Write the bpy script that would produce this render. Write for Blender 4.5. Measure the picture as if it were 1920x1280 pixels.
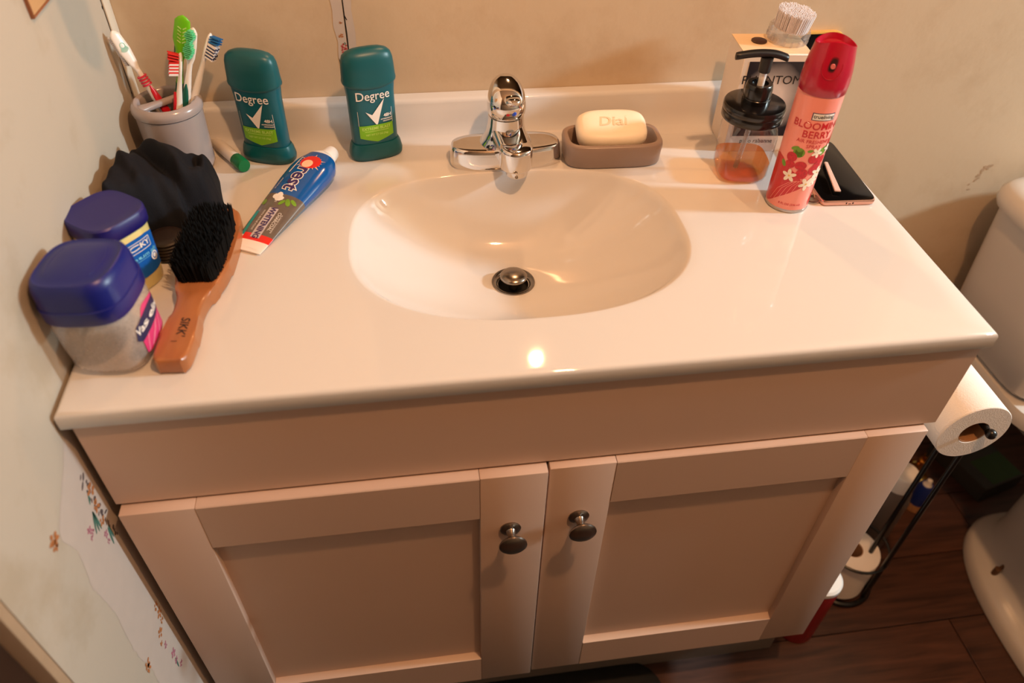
import bpy, bmesh, math, random
from mathutils import Vector, Matrix, Euler

random.seed(7)
for o in list(bpy.data.objects):
    bpy.data.objects.remove(o)
SC = bpy.context.scene
COL = SC.collection
PI = math.pi
H = 0.83                      # height of the counter top above the floor


def srgb(r, g, b):
    def f(c):
        c /= 255.0
        return c / 12.92 if c <= 0.04045 else ((c + 0.055) / 1.055) ** 2.4
    return (f(r), f(g), f(b), 1.0)


# ------------------------------------------------------------------ camera
cam_d = bpy.data.cameras.new('camera')
cam = bpy.data.objects.new('camera', cam_d)
COL.objects.link(cam)
cam.location = (0.3361, -1.0062, 0.5344 + H)
cam.rotation_mode = 'XYZ'
cam.rotation_euler = (0.8118, -0.0235, -0.1414)
cam_d.sensor_width = 36.0
cam_d.lens = 36.0 * 1430.7 / 1920.0
cam_d.clip_start = 0.02
cam_d.dof.use_dof = True
cam_d.dof.focus_distance = 0.98
cam_d.dof.aperture_fstop = 3.2
SC.camera = cam

# ------------------------------------------------------------------ light
world = bpy.data.worlds.new('world')
SC.world = world
world.use_nodes = True
world.node_tree.nodes['Background'].inputs[0].default_value = (1.0, 0.72, 0.5, 1)
world.node_tree.nodes['Background'].inputs[1].default_value = 0.02


def lamp(name, loc, power, color, radius):
    d = bpy.data.lights.new(name, 'POINT')
    d.energy = power
    d.color = color
    d.shadow_soft_size = radius
    o = bpy.data.objects.new(name, d)
    COL.objects.link(o)
    o.location = loc
    return o


WARM = (1.0, 0.53, 0.245)
lamp('ceiling_lamp', (0.737, -0.88, 1.37 + H), 52.0, WARM, 0.03)
lamp('mirror_standin_lamp', (0.605, 0.26, 0.745 + H), 6.5, WARM, 0.012)  # added behind the wall, stands in for light reflected by the mirror
lamp('cool_lamp', (2.9, -0.57, 0.98 + H), 195.0, (0.72, 0.92, 1.0), 0.09)

SC.view_settings.view_transform = 'Standard'
SC.view_settings.look = 'None'
SC.view_settings.gamma = 1.0
SC.view_settings.use_curve_mapping = False
SC.view_settings.exposure = 0.0


# ------------------------------------------------------------------ materials
class NT:
    def __init__(self, name):
        self.m = bpy.data.materials.new(name)
        self.m.use_nodes = True
        self.t = self.m.node_tree
        self.b = self.t.nodes['Principled BSDF']

    def n(self, typ, **kw):
        nd = self.t.nodes.new(typ)
        for k, v in kw.items():
            setattr(nd, k, v)
        return nd

    def l(self, a, b):
        self.t.links.new(a, b)


def mat(name, col, rough=0.5, metal=0.0, var=0.06, scale=30.0, bump=0.0, bscale=200.0, coat=0.0, spec=0.5, sheen=0.0, stretch=None):
    """Principled material with a little procedural colour variation and fine relief."""
    k = NT(name)
    c = srgb(*col)
    tc = k.n('ShaderNodeTexCoord')
    mp = k.n('ShaderNodeMapping')
    if stretch:
        mp.inputs['Scale'].default_value = stretch
    k.l(tc.outputs['Object'], mp.inputs['Vector'])
    if var > 0:
        nz = k.n('ShaderNodeTexNoise')
        nz.inputs['Scale'].default_value = scale
        nz.inputs['Detail'].default_value = 4
        k.l(mp.outputs[0], nz.inputs['Vector'])
        mx = k.n('ShaderNodeMix', data_type='RGBA')
        mx.inputs[6].default_value = tuple(max(0, x * (1 - var)) for x in c[:3]) + (1,)
        mx.inputs[7].default_value = tuple(min(1, x * (1 + var)) for x in c[:3]) + (1,)
        k.l(nz.outputs['Fac'], mx.inputs[0])
        k.l(mx.outputs[2], k.b.inputs['Base Color'])
    else:
        k.b.inputs['Base Color'].default_value = c
    k.b.inputs['Roughness'].default_value = rough
    k.b.inputs['Metallic'].default_value = metal
    k.b.inputs['Specular IOR Level'].default_value = spec
    if coat:
        k.b.inputs['Coat Weight'].default_value = coat
        k.b.inputs['Coat Roughness'].default_value = 0.08
    if sheen:
        k.b.inputs['Sheen Weight'].default_value = sheen
    if bump > 0:
        nb = k.n('ShaderNodeTexNoise')
        nb.inputs['Scale'].default_value = bscale
        nb.inputs['Detail'].default_value = 3
        k.l(mp.outputs[0], nb.inputs['Vector'])
        bp = k.n('ShaderNodeBump')
        bp.inputs['Strength'].default_value = bump
        bp.inputs['Distance'].default_value = 0.002
        k.l(nb.outputs['Fac'], bp.inputs['Height'])
        k.l(bp.outputs[0], k.b.inputs['Normal'])
    return k.m


def clear_mat(name, tint, gloss=0.12, frost=0.0, frost_col=(235, 235, 235)):
    """Thin clear shell: tinted transparency, a fresnel gloss and an optional milky share."""
    k = NT(name)
    k.t.nodes.remove(k.b)
    out = [n for n in k.t.nodes if n.type == 'OUTPUT_MATERIAL'][0]
    tr = k.n('ShaderNodeBsdfTransparent')
    tr.inputs[0].default_value = tint
    gl = k.n('ShaderNodeBsdfGlossy')
    gl.inputs['Roughness'].default_value = 0.04
    fr = k.n('ShaderNodeLayerWeight')
    fr.inputs[0].default_value = 0.5
    p5 = k.n('ShaderNodeMath', operation='POWER')
    p5.inputs[1].default_value = 4.5
    k.l(fr.outputs['Facing'], p5.inputs[0])
    mu = k.n('ShaderNodeMath', operation='MULTIPLY_ADD')
    mu.inputs[1].default_value = 0.6
    mu.inputs[2].default_value = 0.02 + gloss * 0.15
    k.l(p5.outputs[0], mu.inputs[0])
    base = tr.outputs[0]
    if frost > 0:
        df = k.n('ShaderNodeBsdfPrincipled')
        df.inputs['Base Color'].default_value = srgb(*frost_col)
        df.inputs['Roughness'].default_value = 0.35
        nz = k.n('ShaderNodeTexNoise')
        nz.inputs['Scale'].default_value = 40
        mr = k.n('ShaderNodeMapRange')
        mr.inputs[3].default_value = max(0, frost - 0.1)
        mr.inputs[4].default_value = min(1, frost + 0.1)
        k.l(nz.outputs['Fac'], mr.inputs[0])
        m2 = k.n('ShaderNodeMixShader')
        k.l(mr.outputs[0], m2.inputs[0])
        k.l(tr.outputs[0], m2.inputs[1])
        k.l(df.outputs[0], m2.inputs[2])
        base = m2.outputs[0]
    mx = k.n('ShaderNodeMixShader')
    k.l(mu.outputs[0], mx.inputs[0])
    k.l(base, mx.inputs[1])
    k.l(gl.outputs[0], mx.inputs[2])
    k.l(mx.outputs[0], out.inputs[0])
    return k.m


M = {}
M['counter'] = mat('cultured_marble', (216, 213, 211), 0.045, var=0.015, scale=4)
M['cabinet'] = mat('cabinet_paint', (202, 173, 155), 0.42, var=0.02, scale=6)
M['cab_in'] = mat('cabinet_inside', (70, 60, 52), 0.7)
M['chrome'] = mat('chrome', (225, 222, 220), 0.05, 1.0, var=0.0)
M['nickel'] = mat('brushed_nickel', (150, 138, 128), 0.28, 1.0, var=0.05, scale=80)
M['drainsteel'] = mat('drain_steel', (150, 142, 134), 0.22, 1.0, var=0.05)
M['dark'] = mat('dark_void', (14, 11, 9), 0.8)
M['red_dot'] = mat('red_dot', (190, 25, 35), 0.3)
M['blue_dot'] = mat('blue_dot', (40, 80, 200), 0.3)
M['teal'] = mat('teal_plastic', (6, 90, 104), 0.38, var=0.03)
M['teal2'] = mat('teal_dark_plastic', (4, 84, 92), 0.38, var=0.03)
M['white_print'] = mat('white_print', (238, 232, 226), 0.5, var=0.0)
M['lime_print'] = mat('lime_print', (120, 185, 20), 0.4, var=0.1, scale=60)
M['pale_lime'] = mat('pale_lime_print', (190, 225, 110), 0.45, var=0.0)
M['white_plastic'] = mat('white_plastic', (236, 230, 224), 0.3, var=0.01)
M['cup'] = mat('cup_ceramic', (164, 153, 152), 0.2, var=0.03, coat=0.3)
M['taupe'] = mat('taupe_resin', (146, 126, 116), 0.35, var=0.03)
M['soap'] = mat('soap', (246, 232, 208), 0.45, var=0.03, scale=40, bump=0.1, bscale=90)
M['soap_emb'] = mat('soap_emboss', (232, 206, 172), 0.5, var=0.02)
M['green_cap'] = mat('green_cap', (0, 112, 62), 0.4)
M['red_plastic'] = mat('red_plastic', (200, 18, 34), 0.3)
M['pink_red'] = mat('rubber_red', (214, 40, 70), 0.4)
M['green_dark'] = mat('dark_green_rubber', (10, 92, 76), 0.4)
M['lime_plastic'] = mat('lime_plastic', (110, 190, 20), 0.3)
M['lime_pale'] = mat('lime_pale_rubber', (196, 226, 130), 0.4)
M['mint'] = mat('mint_bristle', (100, 215, 150), 0.6, var=0.15, scale=400)
M['br_red'] = mat('red_bristle', (222, 40, 36), 0.6, var=0.15, scale=400)
M['br_blue'] = mat('blue_bristle', (22, 110, 180), 0.6, var=0.15, scale=400)
M['br_white'] = mat('white_bristle', (236, 230, 232), 0.6, var=0.06, scale=400)
M['br_navy'] = mat('navy_bristle', (52, 60, 100), 0.6)
M['mint_print'] = mat('mint_print', (150, 205, 185), 0.5)
M['cloth'] = mat('black_cloth', (12, 13, 21), 0.8, var=0.15, scale=120, bump=0.2, bscale=900, spec=0.25)
M['blackrib'] = mat('black_brown_plastic', (32, 20, 16), 0.45)
M['bluelid'] = mat('blue_lid', (12, 24, 112), 0.36, var=0.03)
M['bluelid2'] = mat('violet_blue_lid', (27, 22, 104), 0.42, var=0.03)
M['jelly'] = mat('yellow_jelly', (226, 210, 140), 0.25, var=0.04, coat=0.4)
M['jelly_amber'] = mat('amber_jelly', (196, 160, 60), 0.25, var=0.04)
M['lab_blue'] = mat('blue_label', (18, 96, 186), 0.35, var=0.12, scale=25)
M['lab_navy'] = mat('navy_label', (28, 40, 84), 0.35)
M['lab_pink'] = mat('pink_label', (216, 60, 120), 0.4, var=0.2, scale=70)
M['lab_pink2'] = mat('pale_pink_label', (232, 130, 160), 0.4, var=0.1, scale=70)
M['sky_print'] = mat('sky_blue_print', (120, 200, 230), 0.45, var=0.0)
M['wood_brush'] = mat('brush_wood', (164, 100, 56), 0.35, var=0.22, scale=18, stretch=(6, 1, 6), coat=0.25)
M['bristle'] = mat('black_bristle', (7, 6, 6), 0.7, var=0.1, spec=0.15)
M['ink'] = mat('black_ink', (28, 18, 14), 0.6, var=0.0)
M['tube_white'] = mat('tube_white', (240, 234, 228), 0.25, var=0.01, coat=0.3)
M['tube_blue'] = mat('tube_blue', (12, 84, 158), 0.2, var=0.14, scale=22, coat=0.5)
M['tube_grey'] = mat('tube_charcoal', (104, 92, 84), 0.22, var=0.25, scale=60, coat=0.5)
M['tube_red'] = mat('tube_red', (226, 36, 30), 0.3, coat=0.4)
M['purple'] = mat('purple_print', (62, 42, 98), 0.35, var=0.0)
M['glow'] = mat('pale_orange_print', (255, 206, 168), 0.4, var=0.0)
M['teal_print'] = mat('teal_print', (40, 160, 170), 0.4, var=0.0)
M['leaf'] = mat('leaf_print', (112, 156, 40), 0.4, var=0.2, scale=150)
M['grey_print'] = mat('grey_print', (196, 186, 190), 0.4, var=0.0)
M['black_plastic'] = mat('black_plastic', (14, 12, 13), 0.22, var=0.03, coat=0.3)
M['black_matte'] = mat('black_soft_plastic', (24, 21, 20), 0.42)
M['bottle'] = clear_mat('clear_bottle', (0.945, 0.92, 0.91, 1), gloss=0.5, frost=0.0)
M['straw'] = clear_mat('clear_straw', (0.86, 0.84, 0.83, 1), gloss=0.2, frost=0.25)
M['liquid'] = clear_mat('orange_liquid', (1.0, 0.57, 0.26, 1), gloss=0.2, frost=0.0)
M['acrylic'] = clear_mat('clear_acrylic', (0.93, 0.92, 0.92, 1), gloss=0.6, frost=0.14, frost_col=(235, 225, 225))
M['jar_clear'] = clear_mat('milky_clear_plastic', (0.90, 0.87, 0.85, 1), gloss=0.15, frost=0.34, frost_col=(226, 214, 206))
M['box_white'] = mat('white_card', (238, 226, 214), 0.5, var=0.01)
M['box_cream'] = mat('cream_card', (232, 206, 170), 0.5, var=0.02)
M['brown_disc'] = mat('brown_disc', (62, 34, 24), 0.5)
M['pink_can'] = mat('pink_can', (244, 150, 136), 0.3, var=0.03, scale=20, coat=0.3)
M['cap_red'] = mat('raspberry_cap', (178, 14, 48), 0.28, var=0.03, coat=0.3)
M['cap_shade'] = mat('cap_recess_shade', (120, 10, 34), 0.4)  # cap red darkened, recess shade put into the colour
M['can_red'] = mat('red_print', (200, 24, 36), 0.3, var=0.12, scale=40, coat=0.3)
M['rasp'] = mat('raspberry_print', (196, 30, 44), 0.35, var=0.5, scale=420)
M['petal'] = mat('petal_print', (244, 230, 210), 0.35, var=0.08, scale=200)
M['rosegold'] = mat('rose_gold', (226, 176, 158), 0.22, 0.9, var=0.02)
M['gold'] = mat('gold_metal', (240, 190, 100), 0.25, 0.35, var=0.03)
M['screen'] = mat('phone_glass', (10, 9, 10), 0.12, var=0.0, spec=0.2)
M['steel'] = mat('steel', (190, 184, 180), 0.25, 1.0, var=0.03)
M['pinkmetal'] = mat('pale_pink_tool', (232, 206, 200), 0.3, 0.2, var=0.05)
M['porcelain'] = mat('porcelain', (200, 192, 184), 0.2, var=0.02, scale=5)
M['paper'] = mat('tissue_paper', (236, 226, 218), 0.9, var=0.03, scale=60, bump=0.25, bscale=500)
M['kraft'] = mat('cardboard', (160, 112, 72), 0.85, var=0.1)
M['wire'] = mat('black_wire', (12, 11, 11), 0.3, var=0.0)
M['rust'] = mat('rusty_metal', (96, 62, 34), 0.7, var=0.5, scale=200, bump=0.5, bscale=300)
M['rubber'] = mat('black_rubber', (12, 11, 11), 0.7, bump=0.2)
M['red_can2'] = mat('red_canister', (120, 14, 18), 0.4)
M['grey_bottle'] = mat('grey_bottle', (110, 96, 88), 0.4)
M['brass'] = mat('brass', (210, 150, 70), 0.2, 1.0, var=0.05)
M['blue2'] = mat('blue_wrap', (24, 44, 120), 0.4)
M['box_dark'] = mat('dark_carton', (62, 58, 50), 0.6)
M['box_green'] = mat('green_panel', (52, 74, 34), 0.6, var=0.2)
M['wallbox'] = mat('tan_wood', (206, 160, 112), 0.5, var=0.1, stretch=(1, 1, 6))
M['wallbox_edge'] = mat('brown_edge', (140, 84, 50), 0.55, var=0.1)
M['flower_red'] = mat('flower_red', (176, 72, 72), 0.8, var=0.3, scale=300)
M['flower_pink'] = mat('flower_pink', (176, 110, 128), 0.8, var=0.3, scale=300)
M['flower_orange'] = mat('flower_orange', (176, 110, 62), 0.8, var=0.3, scale=300)
M['flower_leaf'] = mat('flower_leaf', (64, 108, 96), 0.8, var=0.3, scale=300)
M['flower_dark'] = mat('flower_dark', (84, 70, 70), 0.8, var=0.3, scale=300)
M['peel'] = mat('peeled_paper', (192, 178, 168), 0.85, var=0.05, scale=50)
M['trim'] = mat('trim_paint', (226, 214, 196), 0.5, var=0.04)
M['hall_dark'] = mat('hallway_darkness', (52, 30, 18), 0.5, var=0.2, scale=20)
M['oldtrim'] = mat('old_trim', (176, 148, 120), 0.6, var=0.12)


def wall_mat(name, col, stain, amount, scale):
    k = NT(name)
    tc = k.n('ShaderNodeTexCoord')
    n1 = k.n('ShaderNodeTexNoise')
    n1.inputs['Scale'].default_value = scale
    n1.inputs['Detail'].default_value = 6
    n1.inputs['Roughness'].default_value = 0.65
    k.l(tc.outputs['Object'], n1.inputs['Vector'])
    rp = k.n('ShaderNodeValToRGB')
    rp.color_ramp.elements[0].position = 0.36
    rp.color_ramp.elements[0].color = srgb(*stain)
    rp.color_ramp.elements[1].position = 0.36 + amount
    rp.color_ramp.elements[1].color = srgb(*col)
    k.l(n1.outputs['Fac'], rp.inputs[0])
    # a few small dark specks
    v = k.n('ShaderNodeTexVoronoi')
    v.inputs['Scale'].default_value = 14
    k.l(tc.outputs['Object'], v.inputs['Vector'])
    lt = k.n('ShaderNodeMath', operation='LESS_THAN')
    lt.inputs[1].default_value = 0.022
    k.l(v.outputs['Distance'], lt.inputs[0])
    mx = k.n('ShaderNodeMix', data_type='RGBA')
    mx.inputs[7].default_value = srgb(130, 100, 72)
    sm = k.n('ShaderNodeMath', operation='MULTIPLY')
    sm.inputs[1].default_value = 0.4
    k.l(lt.outputs[0], sm.inputs[0])
    k.l(sm.outputs[0], mx.inputs[0])
    k.l(rp.outputs[0], mx.inputs[6])
    k.l(mx.outputs[2], k.b.inputs['Base Color'])
    k.b.inputs['Roughness'].default_value = 0.55
    nb = k.n('ShaderNodeTexNoise')
    nb.inputs['Scale'].default_value = 60
    nb.inputs['Detail'].default_value = 5
    k.l(tc.outputs['Object'], nb.inputs['Vector'])
    bp = k.n('ShaderNodeBump')
    bp.inputs['Strength'].default_value = 0.1
    bp.inputs['Distance'].default_value = 0.004
    k.l(nb.outputs['Fac'], bp.inputs['Height'])
    k.l(bp.outputs[0], k.b.inputs['Normal'])
    return k.m


M['wall_back'] = wall_mat('back_wall_paint', (200, 178, 150), (192, 168, 139), 0.14, 7)
M['wall_left'] = wall_mat('left_wall_paint', (190, 179, 164), (180, 166, 147), 0.12, 6)
M['room'] = mat('room_paint', (128, 108, 88), 0.7, var=0.03, scale=3)


def plank_mat():
    k = NT('dark_floor_wood')
    tc = k.n('ShaderNodeTexCoord')
    mp = k.n('ShaderNodeMapping')
    mp.inputs['Scale'].default_value = (2.2, 26, 26)
    k.l(tc.outputs['Object'], mp.inputs['Vector'])
    nz = k.n('ShaderNodeTexNoise')
    nz.inputs['Scale'].default_value = 3.0
    nz.inputs['Detail'].default_value = 7
    nz.inputs['Distortion'].default_value = 0.6
    k.l(mp.outputs[0], nz.inputs['Vector'])
    oi = k.n('ShaderNodeObjectInfo')
    rp = k.n('ShaderNodeValToRGB')
    rp.color_ramp.elements[0].position = 0.3
    rp.color_ramp.elements[0].color = srgb(54, 33, 25)
    rp.color_ramp.elements[1].position = 0.75
    rp.color_ramp.elements[1].color = srgb(92, 58, 44)
    k.l(nz.outputs['Fac'], rp.inputs[0])
    hs = k.n('ShaderNodeHueSaturation')
    mr = k.n('ShaderNodeMapRange')
    mr.inputs[3].default_value = 0.85
    mr.inputs[4].default_value = 1.15
    k.l(oi.outputs['Random'], mr.inputs[0])
    k.l(mr.outputs[0], hs.inputs['Value'])
    k.l(rp.outputs[0], hs.inputs['Color'])
    k.l(hs.outputs[0], k.b.inputs['Base Color'])
    k.b.inputs['Roughness'].default_value = 0.42
    return k.m


M['plank'] = plank_mat()


# ------------------------------------------------------------------ geometry helpers
def link(name, me, material=None, parent=None, loc=None, rot=None):
    o = bpy.data.objects.new(name, me)
    COL.objects.link(o)
    if material is not None:
        me.materials.append(material)
    if parent is not None:
        o.parent = parent
    if loc is not None:
        o.location = loc
    if rot is not None:
        o.rotation_euler = rot
    return o


def from_bm(name, bm, material=None, parent=None, smooth=True, angle=40, loc=None, rot=None):
    bmesh.ops.recalc_face_normals(bm, faces=bm.faces[:])
    me = bpy.data.meshes.new(name)
    if smooth:
        lim = math.radians(angle)
        for f in bm.faces:
            f.smooth = True
        for e in bm.edges:
            if len(e.link_faces) == 2 and e.calc_face_angle(0) > lim:
                e.smooth = False
    bm.to_mesh(me)
    bm.free()
    return link(name, me, material, parent, loc, rot)


def tag(o, label=None, cat=None, group=None, kind=None):
    if label:
        o['label'] = label
    if cat:
        o['category'] = cat
    if group:
        o['group'] = group
    if kind:
        o['kind'] = kind
    return o


def thing(name, label, cat, loc=(0, 0, 0), rot=(0, 0, 0), group=None):
    """Empty at the base of a thing; loc is relative to the counter plane unless lifted."""
    o = bpy.data.objects.new(name, None)
    o.empty_display_size = 0.03
    COL.objects.link(o)
    o.location = (loc[0], loc[1], loc[2] + H)
    o.rotation_euler = rot
    return tag(o, label, cat, group)


def add_box(bm, x0, x1, y0, y1, z0, z1, bev=0.0, seg=2):
    r = bmesh.ops.create_cube(bm, size=1.0)
    vs = r['verts']
    for v in vs:
        v.co = Vector(((x0 + x1) / 2 + v.co.x * (x1 - x0), (y0 + y1) / 2 + v.co.y * (y1 - y0), (z0 + z1) / 2 + v.co.z * (z1 - z0)))
    if bev > 0:
        es = list({e for v in vs for e in v.link_edges})
        bmesh.ops.bevel(bm, geom=es, offset=bev, segments=seg, profile=0.5, affect='EDGES')


def box(name, x0, x1, y0, y1, z0, z1, material, parent=None, bev=0.0, seg=2, smooth=True):
    bm = bmesh.new()
    add_box(bm, x0, x1, y0, y1, z0, z1, bev, seg)
    return from_bm(name, bm, material, parent, smooth)


def loft(bm, rings, cap0=True, cap1=True, closed=True):
    """rings: lists of equally many points; bridges neighbours and caps the ends."""
    R = [[bm.verts.new(p) for p in r] for r in rings]
    n = len(R[0])
    for a, b in zip(R[:-1], R[1:]):
        for i in range(n if closed else n - 1):
            j = (i + 1) % n
            try:
                bm.faces.new((a[i], a[j], b[j], b[i]))
            except ValueError:
                pass
    if cap0:
        bm.faces.new(list(reversed(R[0])))
    if cap1:
        bm.faces.new(R[-1])
    return R


def sup(a, b, n, k, cx=0.0, cy=0.0, rot=0.0):
    """k points of a superellipse with half widths a, b."""
    out = []
    for i in range(k):
        t = 2 * PI * i / k
        c, s = math.cos(t), math.sin(t)
        x = a * math.copysign(abs(c) ** (2.0 / n), c)
        y = b * math.copysign(abs(s) ** (2.0 / n), s)
        out.append((cx + x * math.cos(rot) - y * math.sin(rot), cy + x * math.sin(rot) + y * math.cos(rot)))
    return out


def stack(bm, secs, n=2.5, k=48, cap0=True, cap1=True):
    """Loft along z: secs = (z, a, b[, cx, cy[, n]])."""
    rings = []
    for s in secs:
        cx, cy = (s[3], s[4]) if len(s) > 4 else (0, 0)
        nn = s[5] if len(s) > 5 else n
        rings.append([(x, y, s[0]) for x, y in sup(s[1], s[2], nn, k, cx, cy)])
    return loft(bm, rings, cap0, cap1)


def lathe(bm, prof, k=40, cap0=True, cap1=True, cx=0, cy=0):
    rings = [[(cx + r * math.cos(2 * PI * i / k), cy + r * math.sin(2 * PI * i / k), z) for i in range(k)] for r, z in prof]
    return loft(bm, rings, cap0, cap1)


def tube(bm, pts, r, k=10, cap=True, closed=False):
    pts = [Vector(p) for p in pts]
    n = len(pts)
    rr = r if isinstance(r, (list, tuple)) else [r] * n
    rings = []
    up = None
    for i, p in enumerate(pts):
        if closed:
            d = (pts[(i + 1) % n] - pts[i - 1]).normalized()
        else:
            d = (pts[min(i + 1, n - 1)] - pts[max(i - 1, 0)]).normalized()
        if up is None:
            up = Vector((0, 0, 1)) if abs(d.z) < 0.9 else Vector((1, 0, 0))
        s = d.cross(up).normalized()
        up = s.cross(d).normalized()
        rings.append([tuple(p + (s * math.cos(2 * PI * j / k) + up * math.sin(2 * PI * j / k)) * rr[i]) for j in range(k)])
    if closed:
        rings.append(rings[0])
        loft(bm, rings, False, False)
        bmesh.ops.remove_doubles(bm, verts=bm.verts[:], dist=1e-7)
    else:
        loft(bm, rings, cap, cap)


def smooth_path(pts, m=6):
    """Catmull-Rom through the points."""
    P = [Vector(p) for p in pts]
    out = []
    for i in range(len(P) - 1):
        p0, p1, p2, p3 = P[max(i - 1, 0)], P[i], P[i + 1], P[min(i + 2, len(P) - 1)]
        for j in range(m):
            t = j / m
            out.append(0.5 * ((2 * p1) + (p2 - p0) * t + (2 * p0 - 5 * p1 + 4 * p2 - p3) * t * t + (3 * p1 - p0 - 3 * p2 + p3) * t ** 3))
    out.append(P[-1])
    return out


def extrude_outline(bm, pts, z0, z1, bev=0.0, seg=2):
    a = [bm.verts.new((x, y, z0)) for x, y in pts]
    f = bm.faces.new(a)
    r = bmesh.ops.extrude_face_region(bm, geom=[f])
    vs = [e for e in r['geom'] if isinstance(e, bmesh.types.BMVert)]
    for v in vs:
        v.co.z = z1
    if bev > 0:
        es = [e for e in bm.edges if all(abs(v.co.z - z1) < 1e-7 for v in e.verts)]
        es += [e for e in bm.edges if all(abs(v.co.z - z0) < 1e-7 for v in e.verts)]
        bmesh.ops.bevel(bm, geom=es, offset=bev, segments=seg, profile=0.5, affect='EDGES')


# ---- flat print: text and polygons laid on a mapped surface
_font_cache = {}


def text_faces(s, bold=0.0, shear=0.0, space=1.0):
    key = (s, bold, shear, space)
    if key in _font_cache:
        return _font_cache[key]
    cu = bpy.data.curves.new('lettering', 'FONT')
    cu.body = s
    cu.size = 1.0
    cu.offset = bold
    cu.shear = shear
    cu.space_character = space
    cu.resolution_u = 3
    cu.align_x = 'CENTER'
    cu.align_y = 'CENTER'
    ob = bpy.data.objects.new('lettering', cu)
    COL.objects.link(ob)
    dg = bpy.context.evaluated_depsgraph_get()
    me = bpy.data.meshes.new_from_object(ob.evaluated_get(dg))
    vs = [(v.co.x, v.co.y) for v in me.vertices]
    fs = [tuple(p.vertices) for p in me.polygons]
    bpy.data.objects.remove(ob)
    bpy.data.curves.remove(cu)
    bpy.data.meshes.remove(me)
    _font_cache[key] = (vs, fs)
    return vs, fs


class Print:
    """Collects flat shapes in (u, v) and maps them on a surface with mapfn(u, v, lift)."""

    def __init__(self, mapfn, step=0.0):
        self.f = mapfn
        self.step = step
        self.bm = bmesh.new()

    def poly(self, pts, lift=0.0002):
        b = bmesh.new()
        vs = [b.verts.new((x, y, 0)) for x, y in pts]
        try:
            f = b.faces.new(vs)
        except ValueError:
            b.free()
            return self
        if self.step:
            xs = [p[0] for p in pts]
            ys = [p[1] for p in pts]
            for lo, hi, nx in ((min(xs), max(xs), (1, 0, 0)), (min(ys), max(ys), (0, 1, 0))):
                st = self.step if nx[0] else self.step * 2
                c = math.floor(lo / st) * st + st
                while c < hi:
                    bmesh.ops.bisect_plane(b, geom=b.verts[:] + b.edges[:] + b.faces[:], plane_co=(c * nx[0], c * nx[1], 0), plane_no=nx)
                    c += st
        bmesh.ops.triangulate(b, faces=[f for f in b.faces if len(f.verts) > 4])
        m = {}
        for v in b.verts:
            m[v] = self.bm.verts.new(self.f(v.co.x, v.co.y, lift))
        for f in b.faces:
            self.bm.faces.new([m[v] for v in f.verts])
        b.free()
        return self

    def rect(self, x0, x1, y0, y1, lift=0.0002):
        return self.poly([(x0, y0), (x1, y0), (x1, y1), (x0, y1)], lift)

    def disc(self, cx, cy, a, b=None, rot=0.0, k=20, lift=0.0002):
        return self.poly(sup(a, b or a, 2, k, cx, cy, rot), lift)

    def ring(self, cx, cy, r0, r1, k=24, lift=0.0002):
        for i in range(k):
            a0, a1 = 2 * PI * i / k, 2 * PI * (i + 1) / k
            self.poly([(cx + r * math.cos(a), cy + r * math.sin(a)) for r, a in ((r0, a0), (r1, a0), (r1, a1), (r0, a1))], lift)
        return self

    def line(self, pts, w, lift=0.0002):
        for (x0, y0), (x1, y1) in zip(pts[:-1], pts[1:]):
            d = math.hypot(x1 - x0, y1 - y0) or 1e-9
            nx, ny = -(y1 - y0) / d * w / 2, (x1 - x0) / d * w / 2
            self.poly([(x0 + nx, y0 + ny), (x0 - nx, y0 - ny), (x1 - nx, y1 - ny), (x1 + nx, y1 + ny)], lift)
        return self

    def text(self, s, cx, cy, size, rot=0.0, lift=0.0003, bold=0.0, shear=0.0, space=1.0, sx=1.0):
        vs, fs = text_faces(s, bold, shear, space)
        c, sn = math.cos(rot), math.sin(rot)
        V = []
        for x, y in vs:
            x, y = x * size * sx, y * size
            V.append(self.bm.verts.new(self.f(cx + x * c - y * sn, cy + x * sn + y * c, lift)))
        for f in fs:
            try:
                self.bm.faces.new([V[i] for i in f])
            except ValueError:
                pass
        return self

    def done(self, name, material, parent):
        me = bpy.data.meshes.new(name)
        self.bm.to_mesh(me)
        self.bm.free()
        return link(name, me, material, parent)


def front_map(a, b, n, cy=0.0):
    """(u, v) on the -y face of an upright superellipse; a, b may be functions of v."""
    fa = a if callable(a) else (lambda v: a)
    fb = b if callable(b) else (lambda v: b)

    def f(u, v, lift):
        A, B = fa(v), fb(v)
        t = min(0.999, abs(u) / A)
        return (u, cy - B * (1 - t ** n) ** (1.0 / n) - lift, v)
    return f


def cyl_map(r, ang0):
    """(u, v) wrapped on a cylinder, u = 0 at the direction ang0."""
    fr = r if callable(r) else (lambda v: r)

    def f(u, v, lift):
        R = fr(v)
        t = ang0 + u / R
        return ((R + lift) * math.cos(t), (R + lift) * math.sin(t), v)
    return f


# ------------------------------------------------------------------ the room
def struct(o, label=None):
    o['kind'] = 'structure'
    return o


FL = 0.0
CE = H + 1.62
# floor with planks
fl = struct(box('floor', -1.2, 3.25, -2.1, 2.05, -0.05, -0.004, M['dark']))
plank_mesh = None
for r in range(13):
    y0 = -0.443 + 0.135 * (r - 9)
    x = -1.15 - (r * 0.37) % 0.9
    while x < 3.2:
        if plank_mesh is None:
            bmp = bmesh.new()
            add_box(bmp, 0.001, 0.899, 0.001, 0.134, -0.006, 0.0, 0.0008, 1)
            po = from_bm('plank', bmp, M['plank'], fl)
            plank_mesh = po.data
        else:
            po = link('plank', plank_mesh, None, fl)
        po.location = (x, y0, 0)
        x += 0.9

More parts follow.
